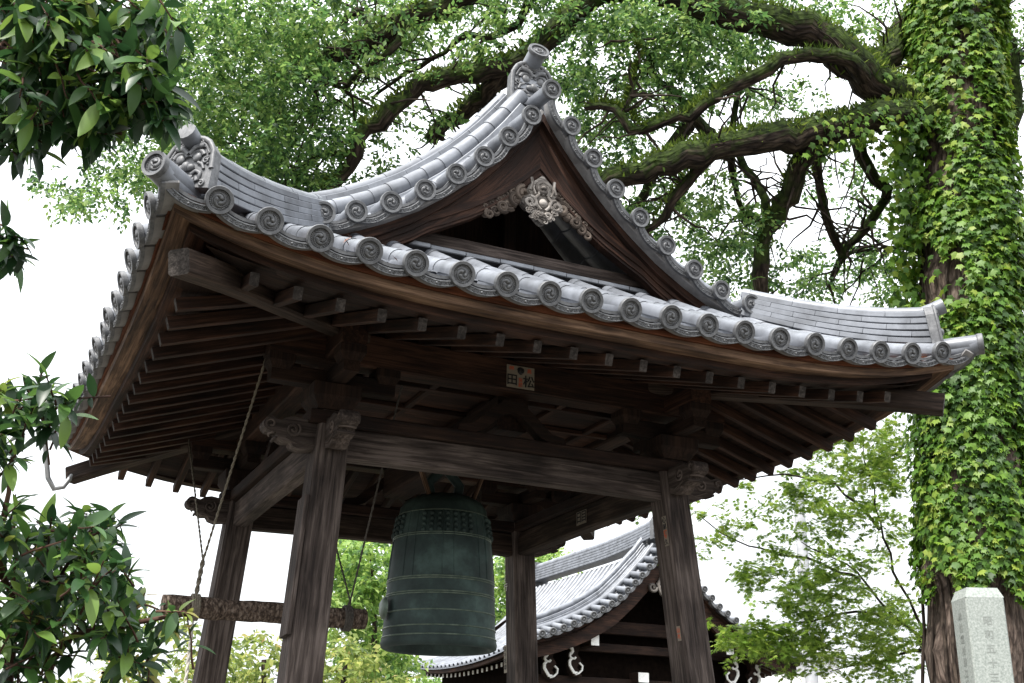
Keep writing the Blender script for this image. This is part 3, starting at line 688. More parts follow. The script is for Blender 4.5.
# slips on the posts' left faces
def post_left_slip(sx, sy, u, v, w, h, texts, name='paper_slip', half=.1125):
    x0 = post_at(sx, sy, 3.0)[0]-half*.985-.003
    p = at_plane(u, v, 0, x0); z = p[2]; pc = post_at(sx, sy, z); p = at_plane(u, v, 0, pc[0]-half*(1.0 if z < 2.6 else .98)-.003)
    mb, M = slip(posts[(sx, sy)], p, (0, -1, 0), np.array(post_at(sx, sy, 4))-np.array(post_at(sx, sy, 3)), w, h, texts)
    return front_slip(posts[(sx, sy)], mb)
post_left_slip(1, -1, 665.5, 531, .052, .215, [('心', 0, .078, .05, 1), ('誠', 0, .03, .045, 1), ('講', 0, -.018, .046, 2), ('中', 0, -.045, .03, 2), ('久', 0, -.082, .045, 1)])
post_left_slip(1, -1, 679, 633.5, .042, .10, [('山', 0, .02, .04, 2), ('本', 0, -.022, .04, 2)])
mbt = MB()
post_left_slip(1, 1, 505.5, 659, .062, .24, [('天', 0, .08, .045, 1), ('千', 0, .03, .045, 1), ('社', 0, -.02, .045, 1), ('印', 0, -.075, .05, 1)])
x0 = post_at(1, 1, 3.2)[0]-.1125-.002
p = at_plane(506, 578, 0, x0)
mb, M = slip(posts[(1, 1)], p, (0, -1, 0), (0, 0, 1), .004, .004, [('口', 0, .14, .075, 3), ('大', 0, .065, .075, 3), ('谷', 0, -.01, .075, 3), ('行', 0, -.09, .075, 3)]); front_slip(posts[(1, 1)], mb)
# slip on the right-hand tie beam (inner face)
xb = PCX-.065-.02
p = at_plane(581.5, 517.5, 0, PCX+PB*-.06-.0625-.004)
mb, M = slip(T, p, (0, -1, 0), (0, 0, 1), .17, .11, [('日', -.042, 0, .10, 1), ('目', .042, 0, .10, 1)]); build('paper_slip', mb, [M_paper, M_ink, M_redink, M_palep], T)

# ---- lightning conductor pipe at the far corner
mb = MB(); P = [at(45, 438, 10.1), at(46, 455, 10.1), at(48, 478, 10.1), at(54, 489, 10.1), at(63, 487, 10.15), at(72, 476, 10.2), at(85, 470, 10.3), at(97, 462, 10.4)]
sweep(mb, P, circ(.022, 8), None, None, True, 0, True); build('conduit_pipe', mb, M_pipe, T)

# ================================================================ bell, striker, ropes
BC = (.03, .31)
B = thing('bronze_bell', (BC[0], BC[1], 2.56), 'large dark green bronze bell hanging inside the timber tower', 'bell')
BZ = 2.56; MT = Matrix.Translation((BC[0], BC[1], BZ))
mb = MB(); pr_ = [(a*(.972-.04*max(0, b)/1.1), b) for a, b in [(.36, .10), (.385, .0), (.42, -.012), (.446, .0), (.452, .03), (.443, .06), (.438, .10), (.434, .30), (.426, .50), (.413, .68), (.396, .83), (.376, .95), (.36, 1.05), (.325, 1.10), (.24, 1.145), (.12, 1.17), (0, 1.175)]]
lathe(mb, pr_, 64, MT); lathe(mb, [(.36, .10), (.355, .5), (.30, .95), (0, 1.05)], 48, MT)
build('bell_body', mb, M_bronze, B)
def bell_r(z): return float(np.interp(z, [p[1] for p in pr_[4:]], [p[0] for p in pr_[4:]]))
mb = MB(); mb_v = MB()
for z in (.065, .13, .24, .36, .375, .47, .485, .80, .815, .99):
    n = 64; sweep(mb, [(BC[0]+bell_r(z)*math.cos(2*PI*i/n), BC[1]+bell_r(z)*math.sin(2*PI*i/n), BZ+z) for i in range(n+1)], circ(.0065 if z < .5 else .005, 6), (0, 0, 1), None, False, 0, True)
for a in [R_(-60+45*i) for i in range(8)]:
    for da in (-.11, .11): sweep(mb_v, [(BC[0]+bell_r(z)*math.cos(a+da), BC[1]+bell_r(z)*math.sin(a+da), BZ+z) for z in np.linspace(.49, .99, 9)], circ(.005, 5), None, None, True, 0, True)
build('raised_band', mb, M_bronzeL, B); build('raised_strip', mb_v, M_bronze, B)
for q in range(4):
    mb = MB(); a0 = R_(-106+90*q)
    for i in range(7):
        for j in range(4):
            z = .835+.042*j; a = a0+(i-3)*.165; r = bell_r(z)
            ball(mb, (BC[0]+(r+.006)*math.cos(a), BC[1]+(r+.006)*math.sin(a), BZ+z), .019, nu=8, nv=5)
    build('boss_panel', mb, M_bronze, B)
mb = MB(); lathe(mb, [(0, .012), (.06, .012), (.075, 0), (.085, -.01)], 24, Matrix.Translation((BC[0]-.455, BC[1], BZ+.27)) @ Matrix.Rotation(-PI/2, 4, 'Y')); build('striking_seat', mb, M_bronzeL, B)
mb = MB(); tubep(mb, [(BC[0]-.11, BC[1], BZ+1.15), (BC[0]-.13, BC[1], BZ+1.26), (BC[0]-.05, BC[1], BZ+1.35), (BC[0], BC[1], BZ+1.38), (BC[0]+.05, BC[1], BZ+1.35), (BC[0]+.13, BC[1], BZ+1.26), (BC[0]+.11, BC[1], BZ+1.15)], .04, n=10); build('hanging_loop', mb, M_bronze, B)
mb = MB()
for dx, dy in ((-.30, -.15), (.30, -.15)):
    mb = MB(); beam(mb, (BC[0]+dx*.6, BC[1]+dy, BZ+1.12), (BC[0]+dx, BC[1]+dy, BZ+1.43), .035, .035); build('steady_strut', mb, M_tan, B)
SL = thing('striker_log', (-1.28, .31, 2.73), 'shaggy brown horizontal log hung on ropes beside the bell', 'bell striker')
mb = MB(); P = [(x, .31, 2.735+.004*math.sin(9*x)) for x in np.linspace(-2.02, -.56, 22)]
sweep(mb, P, circ(.074, 16), (0, 0, 1), [1+.05*random.uniform(-1, 1) for _ in P], True, 0, True, jitter=.06); build('log', mb, M_logbark, SL)
for x in (-1.80, -.70):
    mb = MB()
    for j in range(4):
        sweep(mb, [(x+.014*(j-1.5)+.004*math.cos(a), .31+.086*math.cos(a), 2.735+.086*math.sin(a)) for a in np.linspace(0, 2*PI, 17)], circ(.010, 6), (1, 0, 0), None, False, 0, True)
    build('rope_binding', mb, M_rope if x < -1 else M_ropeD, SL)
def rope_mb(pts, r, twist=True):
    P = [np.array(p, float) for p in pts]; L = [0]
    for a, b in zip(P, P[1:]): L.append(L[-1]+np.linalg.norm(b-a))
    n = max(6, int(L[-1]/.025)); mb = MB()
    Q = [np.array([np.interp(L[-1]*i/n, L, [p[c] for p in P]) for c in range(3)]) for i in range(n+1)]
    t = (P[-1]-P[0]); t /= np.linalg.norm(t); s = np.cross(t, (0, 1, 0.3)); s /= np.linalg.norm(s); w = np.cross(t, s)
    for ph in (0, PI):
        sweep(mb, [q+(s*math.cos(ph+i*1.35)+w*math.sin(ph+i*1.35))*r*.5 for i, q in enumerate(Q)], circ(r*.62, 6), None, None, True, 0, True)
    return mb
k1 = np.array([-1.776, .31, 3.06])
a1 = at_plane(268, 352, 2, 4.22); a2 = at_plane(189, 440, 2, 4.22)
def rope(name, segs, m, label):
    mb = MB()
    for pts, r in segs:
        q = rope_mb(pts, r); mb.add(q.v, q.f, 0, q.g, True)
    return tag(build(name, mb, m, None, loc=tuple(segs[0][0][0])), label, 'rope')
rope('hemp_rope', [([(-1.80, .31, 2.80), k1], .017), ([k1, a1], .009), ([k1, a2], .008)], M_rope, 'pale twisted rope from the outer end of the striker log, forking up to the eaves')
k2 = np.array([-.68, .31, 2.86]); b1 = at_plane(402, 385, 2, 4.22); b2 = at_plane(316, 470, 2, 4.2)
rope('hemp_rope', [([(-.70, .31, 2.79), k2], .013), ([k2, b1], .008), ([k2, b2], .008)], M_ropeD, 'thin dark rope holding the inner end of the striker log nearest the bell')
mb = MB(); P = [np.array(p) for p in ((-1.80, .31, 2.66), (-1.81, .31, 1.8), (-1.80, .31, 1.0), (-1.82, .31, .62))]
q = rope_mb(P, .013); tag(build('pull_rope', q, M_palep, None, loc=tuple(P[0])), 'pale pull rope dangling from the outer end of the log down past the far post', 'rope')
# ================================================================ temple hall behind
HX, HY, HB = 12.2, 16.0, 23.3
HQ = [0, .18, .387, .617, .86, 1.098, 1.402, 1.726, 2.1, 2.49, 2.88, 3.2, 3.5, 3.9]
HZ = [7.16, 6.98, 6.72, 6.50, 6.24, 6.02, 5.74, 5.53, 5.31, 5.13, 4.97, 4.86, 4.79, 4.70]
def hz(q): return float(np.interp(abs(q), HQ, HZ))
def hsag(y): return .28*max(0, (abs(y-(HY+HB)/2)/3.65))**2.2-.28        # eaves and ridge lift towards the ends
H = thing('temple_hall', (HX, 19.5, 0), 'larger tiled temple hall behind the bell tower, with curved gable and white painted carved brackets', 'temple hall')
HBASE = H['_base']
for sg in (-1, 1):
    mb = MB(); ys = np.linspace(HY+.05, HB, 60); qs = np.linspace(0, 3.9, 26)
    vs = [(HX+sg*q, y, hz(q)+hsag(y)*(q/3.9)-.05) for y in ys for q in qs]; w = len(qs)
    mb.add(vs, [(i*w+j, i*w+j+1, (i+1)*w+j+1, (i+1)*w+j) for i in range(len(ys)-1) for j in range(w-1)], 0, None, True)
    y = HY+.5
    while y < HB:
        sweep(mb, [(HX+sg*q, y, hz(q)+hsag(y)*(q/3.9)-.02) for q in np.linspace(.1, 3.88, 14)], [(.07*math.cos(a), .07*math.sin(a)) for a in np.linspace(0, PI, 6)], (0, 0, 1), None, False, 0, True, closed=False); y += .27
    build('tile_slope', mb, M_tile, H)
    mb = MB(); vs = []
    for y in ys:
        for q in (1.2, 2.4, 3.1, 3.75): vs.append((HX+sg*q, y, hz(q)+hsag(y)*(q/3.9)-.20))
    mb.add(vs, [(i*4+j, i*4+j+1, (i+1)*4+j+1, (i+1)*4+j) for i in range(len(ys)-1) for j in range(3)], 0, [(p[1], p[0], p[2]) for p in vs]); build('eave_soffit', mb, M_inner, H)
    mb = MB(); sweep(mb, [(HX+sg*3.80, y, hz(3.8)+hsag(y)-.12) for y in ys[1:-1]], rect(.08, .10)); build('eave_board', mb, M_brown, H)
    for i in range(24):
        y = HY+.45+i*.28
        mb = MB(); sweep(mb, [(HX+sg*q, y, hz(q)+hsag(y)*(q/3.9)-.29) for q in (2.2, 2.9, 3.55)], rect(.075, .09)); z = hz(3.55)+hsag(y)*.91-.29
        beam(mb, (HX+sg*3.552, y, z), (HX+sg*3.566, y, z), .08, .095, m=1); build('rafter', mb, [M_brown, M_white], H)
mbe = MB(); lathe(mbe, [(0, .004), (.05, .004), (.055, .016), (.085, .014), (.088, -.01), (.07, -.02)], 14, Matrix.Rotation(PI/2, 4, 'X'))
vs = [(rr*math.cos(2*PI*i/12), y, rr*math.sin(2*PI*i/12)) for y, rr in ((.018, .072), (.5, .07)) for i in range(12)]
mbe.add(vs, [(i, (i+1) % 12, 12+(i+1) % 12, 12+i) for i in range(12)], 1, None, True); ball(mbe, (0, -.006, 0), .03, nu=8, nv=5, s=(1, .5, 1))
me_hend = mesh_of('round_end_tile', mbe, [M_disc, M_tile])
mbg = MB(); xs = np.linspace(-.13, .13, 9)
for y0, y1, a, b in ((0, .03, .0, -.07), (.03, .4, -.04, -.07)):
    vs = [(x, y, z-.03*(1-(x/.13)**2)) for x in xs for y, z in ((y0, a), (y0, b), (y1, b), (y1, a))]
    mbg.add(vs, [(i*4+j, i*4+(j+1) % 4, (i+1)*4+(j+1) % 4, (i+1)*4+j) for i in range(8) for j in range(4)]+[(3, 2, 1, 0), (32, 33, 34, 35)])
me_hflat = mesh_of('flat_end_tile', mbg, M_disc)
ql = [0]
while ql[-1] < 3.75:
    q = ql[-1]; s = (hz(q+.02)-hz(q))/.02; ql.append(q+.285/math.sqrt(1+s*s))
for sg in (-1, 1):
    for i, q in enumerate(ql):
        if i or sg > 0: inst('round_end_tile', me_hend, H, Matrix.Translation((HX+sg*q, HY, hz(q)+.02)) @ Matrix.Rotation(R_(12), 4, 'X'), HBASE)
        if i+1 < len(ql):
            q2 = ql[i+1]; a = math.atan2(hz(q2)-hz(q), q2-q)
            inst('flat_end_tile', me_hflat, H, Matrix.Translation((HX+sg*(q+q2)/2, HY+.02, (hz(q)+hz(q2))/2)) @ Matrix.Rotation(-a*sg, 4, 'Y'), HBASE)
    for j, (dy, dz, r) in enumerate(((.55, .16, .075), (.74, .15, .06))):
        mb = MB(); sweep(mb, [(HX+sg*q, HY+dy, hz(q)+dz) for q in np.linspace(.1, 3.5, 24)], circ(r, 10), (0, 1, 0), None, True, 0, True); build('verge_roll', mb, M_tile, H)
    mb = MB()
    for j in range(4): sweep(mb, [(HX+sg*q, HY+1.0, hz(q)+.06+.085*j) for q in np.linspace(.1, 3.2, 24)], rect(.28-.02*j, .072, .01))
    sweep(mb, [(HX+sg*q, HY+1.0, hz(q)+.42) for q in np.linspace(.1, 3.25, 24)], circ(.075, 10), (0, 1, 0), None, True, 0, True); dr = build('descending_ridge', mb, M_tile, H)
    mb = MB(); plate(mb, [(-.2, -.08), (.2, -.08), (.22, .3), (.12, .5), (-.12, .5), (-.22, .3)], -.05, .05, Matrix.Translation((HX+sg*3.28, HY+1.0, hz(3.28))) @ Matrix.Rotation(PI/2, 4, 'Z')); build('ridge_end_face', mb, M_disc, dr)
    # curved bargeboards
    for nm, y0, y1, t, b, m in (('verge_board', HY+.14, HY+.5, .08, .16, M_brown), ('bargeboard', HY+.22, HY+.34, .165, .62, M_brown)):
        mb = MB(); vs = []; gs = []; n = 30
        for i in range(n+1):
            q = 3.75*i/n; bb = b if nm[0] == 'v' else b-.16*(i/n)
            for y, z in ((y0, hz(q)-t), (y0, hz(q)-bb), (y1, hz(q)-bb), (y1, hz(q)-t)): vs.append((HX+sg*q, y, z)); gs.append((q, z, y+sg))
        mb.add(vs, [(i*4+j, i*4+(j+1) % 4, (i+1)*4+(j+1) % 4, (i+1)*4+j) for i in range(n) for j in range(4)]+[(3, 2, 1, 0), (n*4, n*4+1, n*4+2, n*4+3)], 0, gs); build(nm, mb, m, H)
    # purlin with a white painted end
    mb = MB(); beam(mb, (HX+sg*1.88, HY+.36, 4.82), (HX+sg*1.88, HY+1.6, 4.82), .22, .28); beam(mb, (HX+sg*1.88, HY+.345, 4.82), (HX+sg*1.88, HY+.36, 4.82), .205, .26, m=1); build('purlin', mb, [M_inner, M_white], H)
    # white outlined carved brackets
    for (bx, bz, fl) in ((2.30, 4.22, 1), (2.95, 4.12, 1)):
        X = HX+sg*bx; g = sg*fl; mb = MB(); Y = HY+.75
        plate(mb, [(X+a*g*.8, bz+c*.8+.08) for a, c in ((-.30, .50), (.05, .52), (.0, .38), (.06, .26), (-.02, .12), (.07, .0), (.05, -.2), (-.08, -.36), (-.36, -.34), (-.2, -.1), (-.34, .1), (-.22, .26))][::int(g) or 1], Y, Y+.16)
        o = build('carved_bracket', mb, M_inner, H); mb = MB()
        def rib(pts, w): sweep(mb, [(X+a*g*.8, Y-.02, bz+c*.8+.08) for a, c in pts], rect(w*.75, .05, .004), (0, 1, 0))
        rib([(.04, .50), (-.02, .40), (-.04, .34), (.02, .27)], .09); rib([(-.14, .18), (-.10, .13), (.0, .14), (.05, .20), (.03, .30)], .06)
        rib([(.0, .13), (.06, .06), (.06, -.05), (.0, -.15), (-.08, -.26), (-.18, -.27)], .08); rib([(-.26, .02), (-.36, -.06), (-.34, -.18), (-.24, -.27), (-.12, -.31)], .05)
        build('painted_edge', mb, M_white, o)
for nm, z, h, y, w in (('gable_beam', 5.20, .30, .95, 3.2), ('tie_beam', 4.72, .2, 1.0, 6.4), ('tie_beam', 3.86, .34, 1.0, 6.2)):
    mb = MB(); beam(mb, (HX-w/2, HY+y, z), (HX+w/2, HY+y, z), .2, h); build(nm, mb, M_inner, H)
mb = MB(); n = 24; vs = []
for i in range(-n, n+1):
    q = 3.1*i/n; vs += [(HX+q, HY+1.25, hz(q)-.22), (HX+q, HY+1.25, 0)]
mb.add(vs, [(2*i, 2*i+1, 2*i+3, 2*i+2) for i in range(2*n)], 0, [(p[2], p[0], 0) for p in vs])
for sg in (-1, 1): mb.add([(HX+sg*3.1, HY+1.25, 0), (HX+sg*3.1, HY+1.25, hz(3.1)-.25), (HX+sg*3.1, HB-.6, hz(3.1)-.25), (HX+sg*3.1, HB-.6, 0)], [(0, 1, 2, 3)])
mb.add([(HX-3.1, HB-.6, 0), (HX+3.1, HB-.6, 0), (HX+3.1, HB-.6, 4.7), (HX, HB-.6, 6.9), (HX-3.1, HB-.6, 4.7)], [(0, 1, 2, 3, 4)])
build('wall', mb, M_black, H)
for q in (-3.0, -1.1, 1.1, 3.0):
    mb = MB(); sweep(mb, [(HX+q, HY+1.05, 0), (HX+q, HY+1.05, 3.7)], circ(.15, 12), (0, 1, 0), None, True, 0, True); build('pillar', mb, M_brown, H)
mb = MB(); beam(mb, (HX-.45, HY+.6, 4.06), (HX-.45, HY+1.0, 4.06), .30, .24); beam(mb, (HX-.45, HY+.585, 4.06), (HX-.45, HY+.6, 4.06), .28, .22, m=1); build('beam_end', mb, [M_inner, M_white], H)
mb = MB(); tubep(mb, spiral(HX, 6.30, .16, .03, 1.5, .5, HY+.16, 20), .05)
for sg in (-1, 1): tubep(mb, [(HX+sg*.1, HY+.16, 6.45), (HX+sg*.25, HY+.15, 6.2), (HX+sg*.16, HY+.16, 5.98), (HX, HY+.16, 5.88)], .05); tubep(mb, spiral(HX+sg*.4, 6.12, .12, .03, 1.2, 0, HY+.16, 14, sg), .04)
build('gable_pendant', mb, M_carve, H)
mb = MB(); ys = np.linspace(HY+.35, HB-.2, 24)
def rz(y): return 7.20+.22*max(0, 1-(y-HY)/3.5)**2
for j in range(5): sweep(mb, [(HX, y, rz(y)+.06+.075*j) for y in ys], rect(.42-.03*j, .064, .01))
sweep(mb, [(HX, y, rz(y)+.46) for y in ys], circ(.10, 10), (0, 0, 1), None, True, 0, True); mr2 = build('main_ridge', mb, M_tile, H)
o = inst('ridge_end_face', me_oni, mr2, Matrix.Translation((HX, HY+.28, 7.32)) @ Matrix.Scale(1.9, 4), HBASE)
mb = MB(); plate(mb, [(-.3, -.15), (.3, -.15), (.32, .4), (.15, .66), (-.15, .66), (-.32, .4)], HB-.22, HB-.08, Matrix.Translation((HX, 0, 7.15))); build('ridge_end_face', mb, M_disc, mr2)

# ---- white walled building, pole, stone post
p = at(748, 690, 40); ang = -YAW
WB = thing('white_building', (p[0], p[1], 0), 'bright white plastered wall top beyond the temple hall, below the maple leaves', 'building')
ux = np.array([math.cos(ang), math.sin(ang), 0]); uy = np.array([-math.sin(ang), math.cos(ang), 0]); zt = at(748, 662, 40)[2]; c0 = np.array([p[0], p[1], 0.0])
mb = MB(); sweep(mb, [c0-ux*3.4, c0+ux*2.35], [(0, 0), (3, 0), (3, zt), (0, zt)], (0, 0, 1)); build('wall', mb, M_plaster, WB)
mb = MB(); sweep(mb, [c0-ux*3.45+uy*-.02, c0+ux*2.4+uy*-.02], [(-.03, zt), (3.3, zt), (3.3, zt+.1), (1.5, zt+.3), (-.03, zt+.06)], (0, 0, 1)); build('roof_cap', mb, M_plaster, WB)
p = at(812, 683, 26); PL = thing('utility_pole', (p[0], p[1], 0), 'pale grey concrete pole standing among the maple leaves left of the ivy covered trunk', 'utility pole')
top = 8.3
mb = MB(); sweep(mb, [(p[0], p[1], z) for z in (0, 2, 4, 6, top)], circ(.145, 16), (0, 1, 0), [1.1, 1.05, 1, .92, .85], True, 0, True); build('shaft', mb, M_concrete, PL)
for z in (5.0, 5.15, 6.3):
    mb = MB(); sweep(mb, [(p[0], p[1], z-.03), (p[0], p[1], z+.03)], circ(.152, 16), (0, 1, 0), None, True, 0, True); build('steel_band', mb, M_pipe, PL)
D = 6.6; tb = at(977, 600, D); b0 = np.array([tb[0], tb[1], 0.]); SP = thing('stone_post', tuple(b0), 'pale granite post with engraved characters standing in front of the ivy covered trunk', 'stone post')
rz_ = R_(-24); X = np.array([math.cos(rz_), math.sin(rz_), 0]); Yv = np.array([-math.sin(rz_), math.cos(rz_), 0]); hw = .107; ht = tb[2]
mb = MB(); sweep(mb, [b0, b0+np.array([0, 0, ht])], rect(2*hw, 2*hw, .008), tuple(Yv)); 
top = [b0+X*a*hw+Yv*b*hw+np.array([0, 0, ht]) for a, b in ((-1, -1), (1, -1), (1, 1), (-1, 1))]; top2 = [b0+(q-b0-np.array([0, 0, ht]))*.80+np.array([0, 0, ht+.055]) for q in top]
mb.add(top+top2, [(0, 1, 5, 4), (1, 2, 6, 5), (2, 3, 7, 6), (3, 0, 4, 7), (4, 5, 6, 7)]); build('shaft', mb, M_stone, SP)
mb = MB()
for i, ch in enumerate('昭和五十三年十月'):
    o = b0-Yv*(hw+.0005)+np.array([0, 0, ht-.13-i*.075]); M = Matrix(((X[0], 0, -Yv[0], o[0]), (X[1], 0, -Yv[1], o[1]), (0, 1, 0, o[2]), (0, 0, 0, 1)))
    build('engraved_character', text_mb(ch, .052, M, 0), M_carved, SP)
mb = MB()
for i, ch in enumerate('奉納鐘楼建立記念'):
    o = b0-X*(hw+.0005)+np.array([0, 0, ht-.10-i*.06]); M = Matrix(((-Yv[0], 0, -X[0], o[0]), (-Yv[1], 0, -X[1], o[1]), (0, 1, 0, o[2]), (0, 0, 0, 1)))
    build('engraved_character', text_mb(ch, .05, M, 0), M_carved, SP)

# ================================================================ trees
def leaf_obj(name, P, A, N, Sz, tmpl, faces, material, parent=None, loc=(0, 0, 0), smooth=False):
    P, A, N, Sz = map(np.asarray, (P, A, N, Sz)); n = len(P); k = len(tmpl); tm = np.array(tmpl, float)
    A = A/np.linalg.norm(A, axis=1, keepdims=True); X = np.cross(A, N); X /= np.linalg.norm(X, axis=1, keepdims=True)+1e-9; Z = np.cross(X, A)
    V = P[:, None]+Sz[:, None, None]*(tm[None, :, 0, None]*X[:, None]+tm[None, :, 1, None]*A[:, None]+tm[None, :, 2, None]*Z[:, None])
    base = np.array(parent['_base'] if parent is not None else loc); V = (V-base).reshape(-1, 3)
    nl = [len(f) for f in faces]; idx = np.concatenate([np.array(f) for f in faces]); I = (idx[None]+k*np.arange(n)[:, None]).ravel()
    me = bpy.data.meshes.new(name); me.vertices.add(n*k); me.vertices.foreach_set('co', V.astype(np.float32).ravel())
    me.loops.add(len(I)); me.loops.foreach_set('vertex_index', I.astype(np.int32)); tot = np.tile(nl, n); st = np.concatenate([[0], np.cumsum(tot)[:-1]])
    me.polygons.add(len(tot)); me.polygons.foreach_set('loop_start', st.astype(np.int32)); me.polygons.foreach_set('loop_total', tot.astype(np.int32))
    if smooth: me.polygons.foreach_set('use_smooth', np.ones(len(tot), bool))
    me.materials.append(material); me.update(calc_edges=True); me.validate()
    o = bpy.data.objects.new(name, me); COL.objects.link(o); o['_base'] = list(base)
    if parent is not None: o.parent = parent
    else: o.location = base
    return o
RH = ([(0, 0, 0), (.26, .42, .07), (0, 1, -.05), (-.26, .42, .07), (0, .45, 0)], [(0, 1, 4), (1, 2, 4), (0, 4, 3), (4, 2, 3)])
def long_leaf(w=.185, nseg=6, bend=.30, fold=.05):
    v = []; f = []
    for i in range(nseg+1):
        t = i/nseg; ww = w*math.sin(PI*min(1, t*.93+.03)**.85)**.9 if 0 < i < nseg else .012
        z = -bend*t*t
        v += [(-ww, t, z+fold*ww/w), (0, t, z), (ww, t, z+fold*ww/w)]
    for i in range(nseg):
        a = i*3; f += [(a, a+1, a+4, a+3), (a+1, a+2, a+5, a+4)]
    return v, f
LL = long_leaf()
def lobed(lobes, dip):
    v = [(0, .35, .03)]; n = len(lobes)
    pts = []
    for i, (a, r) in enumerate(lobes):
        pts.append((math.sin(a)*r, .35+math.cos(a)*r, -.06*abs(math.sin(a))-.05*max(0, r-.4)))
        if i < n-1:
            b = (a+lobes[i+1][0])/2; pts.append((math.sin(b)*dip, .35+math.cos(b)*dip, .03))
    v += pts; k = len(pts)
    return v, [(0, i+1, (i+1) % k+1) for i in range(k)]
IVY = lobed([(-2.5, .42), (-1.25, .56), (-.62, .40), (0, .70), (.62, .40), (1.25, .56), (2.5, .42)], .33)
MAP = lobed([(-2.3, .36), (-1.45, .52), (-.7, .62), (0, .7), (.7, .62), (1.45, .52), (2.3, .36)], .20)
def rnd_dirs(n): d = rng.normal(size=(n, 3)); return d/np.linalg.norm(d, axis=1, keepdims=True)
def in_tower(P): return (np.abs(P[:, 0]) < 3.1) & (P[:, 1] < 3.3) & (P[:, 2] < 7.6) & (P[:, 1] > -3.1)
def crown(name, blobs, size, tmpl, material, parent, per=28, rad=(.28, .5), avoid=True, droop=.5, flat=.6, upn=1.0):
    """leaf sprays: blobs = (u, v, ru, rv, number of sprays, near, far)"""
    C = []; Rr = []
    for (u, v, ru, rv, n, d0, d1) in blobs:
        for _ in range(n):
            a = random.random()*2*PI; r = math.sqrt(random.random())
            C.append(at(u+ru*r*math.cos(a), v+rv*r*math.sin(a), random.uniform(d0, d1))); Rr.append(random.uniform(*rad))
    C = np.array(C); Rr = np.array(Rr); LPT = 7                       # every spray: a handful of twiglets, leaves alternating along each
    cnt = np.maximum(1, rng.poisson(per/LPT, len(C))); TC = np.repeat(C, cnt, 0); TR = np.repeat(Rr, cnt); m = len(TC)
    TD = rnd_dirs(m); TD[:, 2] = TD[:, 2]*flat-droop*.35; TD /= np.linalg.norm(TD, axis=1, keepdims=True)
    TS = TC+rnd_dirs(m)*(rng.random(m)*.55)[:, None]*TR[:, None]*np.array([1, 1, flat]); TL = TR*rng.uniform(.45, .95, m)
    SD = np.cross(TD, np.array([0, 0, 1.0])+rng.normal(size=(m, 3))*.35); SD /= np.linalg.norm(SD, axis=1, keepdims=True)+1e-9
    k = np.tile(np.arange(LPT), m); D_ = np.repeat(TD, LPT, 0); S_ = np.repeat(SD, LPT, 0); t = (k+.6)/LPT; n = m*LPT
    sgn = np.where(k % 2 == 0, 1., -1.)*np.where(k == LPT-1, 0, 1)
    P = np.repeat(TS, LPT, 0)+D_*(t*np.repeat(TL, LPT))[:, None]; P[:, 2] -= .10*t*t*np.repeat(TL, LPT)
    A = D_*.7+S_*sgn[:, None]*.8+rng.normal(size=(n, 3))*.28; A[:, 2] -= droop*.7
    N = np.cross(S_, D_); N *= np.sign(N[:, 2:3]+1e-9); N = N*upn+rng.normal(size=(n, 3))*.42
    keep = P[:, 2] > .2
    if avoid: keep &= ~in_tower(P)
    P, A, N = P[keep], A[keep], N[keep]
    return leaf_obj(name, P, A, N, size*rng.uniform(.65, 1.2, len(P)), tmpl[0], tmpl[1], material, parent)
def limb(mb, pts, r0, r1, seg=.25, wob=.03, n=10):
    P = [np.array(p, float) for p in pts]; cum = [0]
    for a, b in zip(P, P[1:]): cum.append(cum[-1]+np.linalg.norm(b-a))
    m = max(4, int(cum[-1]/seg)); Q = []
    for i in range(m+1):                                 # Catmull-Rom through the points
        l = cum[-1]*i/m; j = min(max(np.searchsorted(cum, l)-1, 0), len(P)-2); t = (l-cum[j])/(cum[j+1]-cum[j]+1e-9)
        p0, p1, p2, p3 = P[max(j-1, 0)], P[j], P[j+1], P[min(j+2, len(P)-1)]
        Q.append(.5*((2*p1)+(-p0+p2)*t+(2*p0-5*p1+4*p2-p3)*t*t+(-p0+3*p1-3*p2+p3)*t**3)+rng.normal(size=3)*wob*min(1, i)*(.3 if r0 > .3 else 1))
    sc = [r0+(r1-r0)*i/m for i in range(m+1)]
    sweep(mb, Q, circ(1, n), None, [s*(1+.10*random.uniform(-1, 1)) for s in sc], True, 0, True, jitter=.14)
    return Q
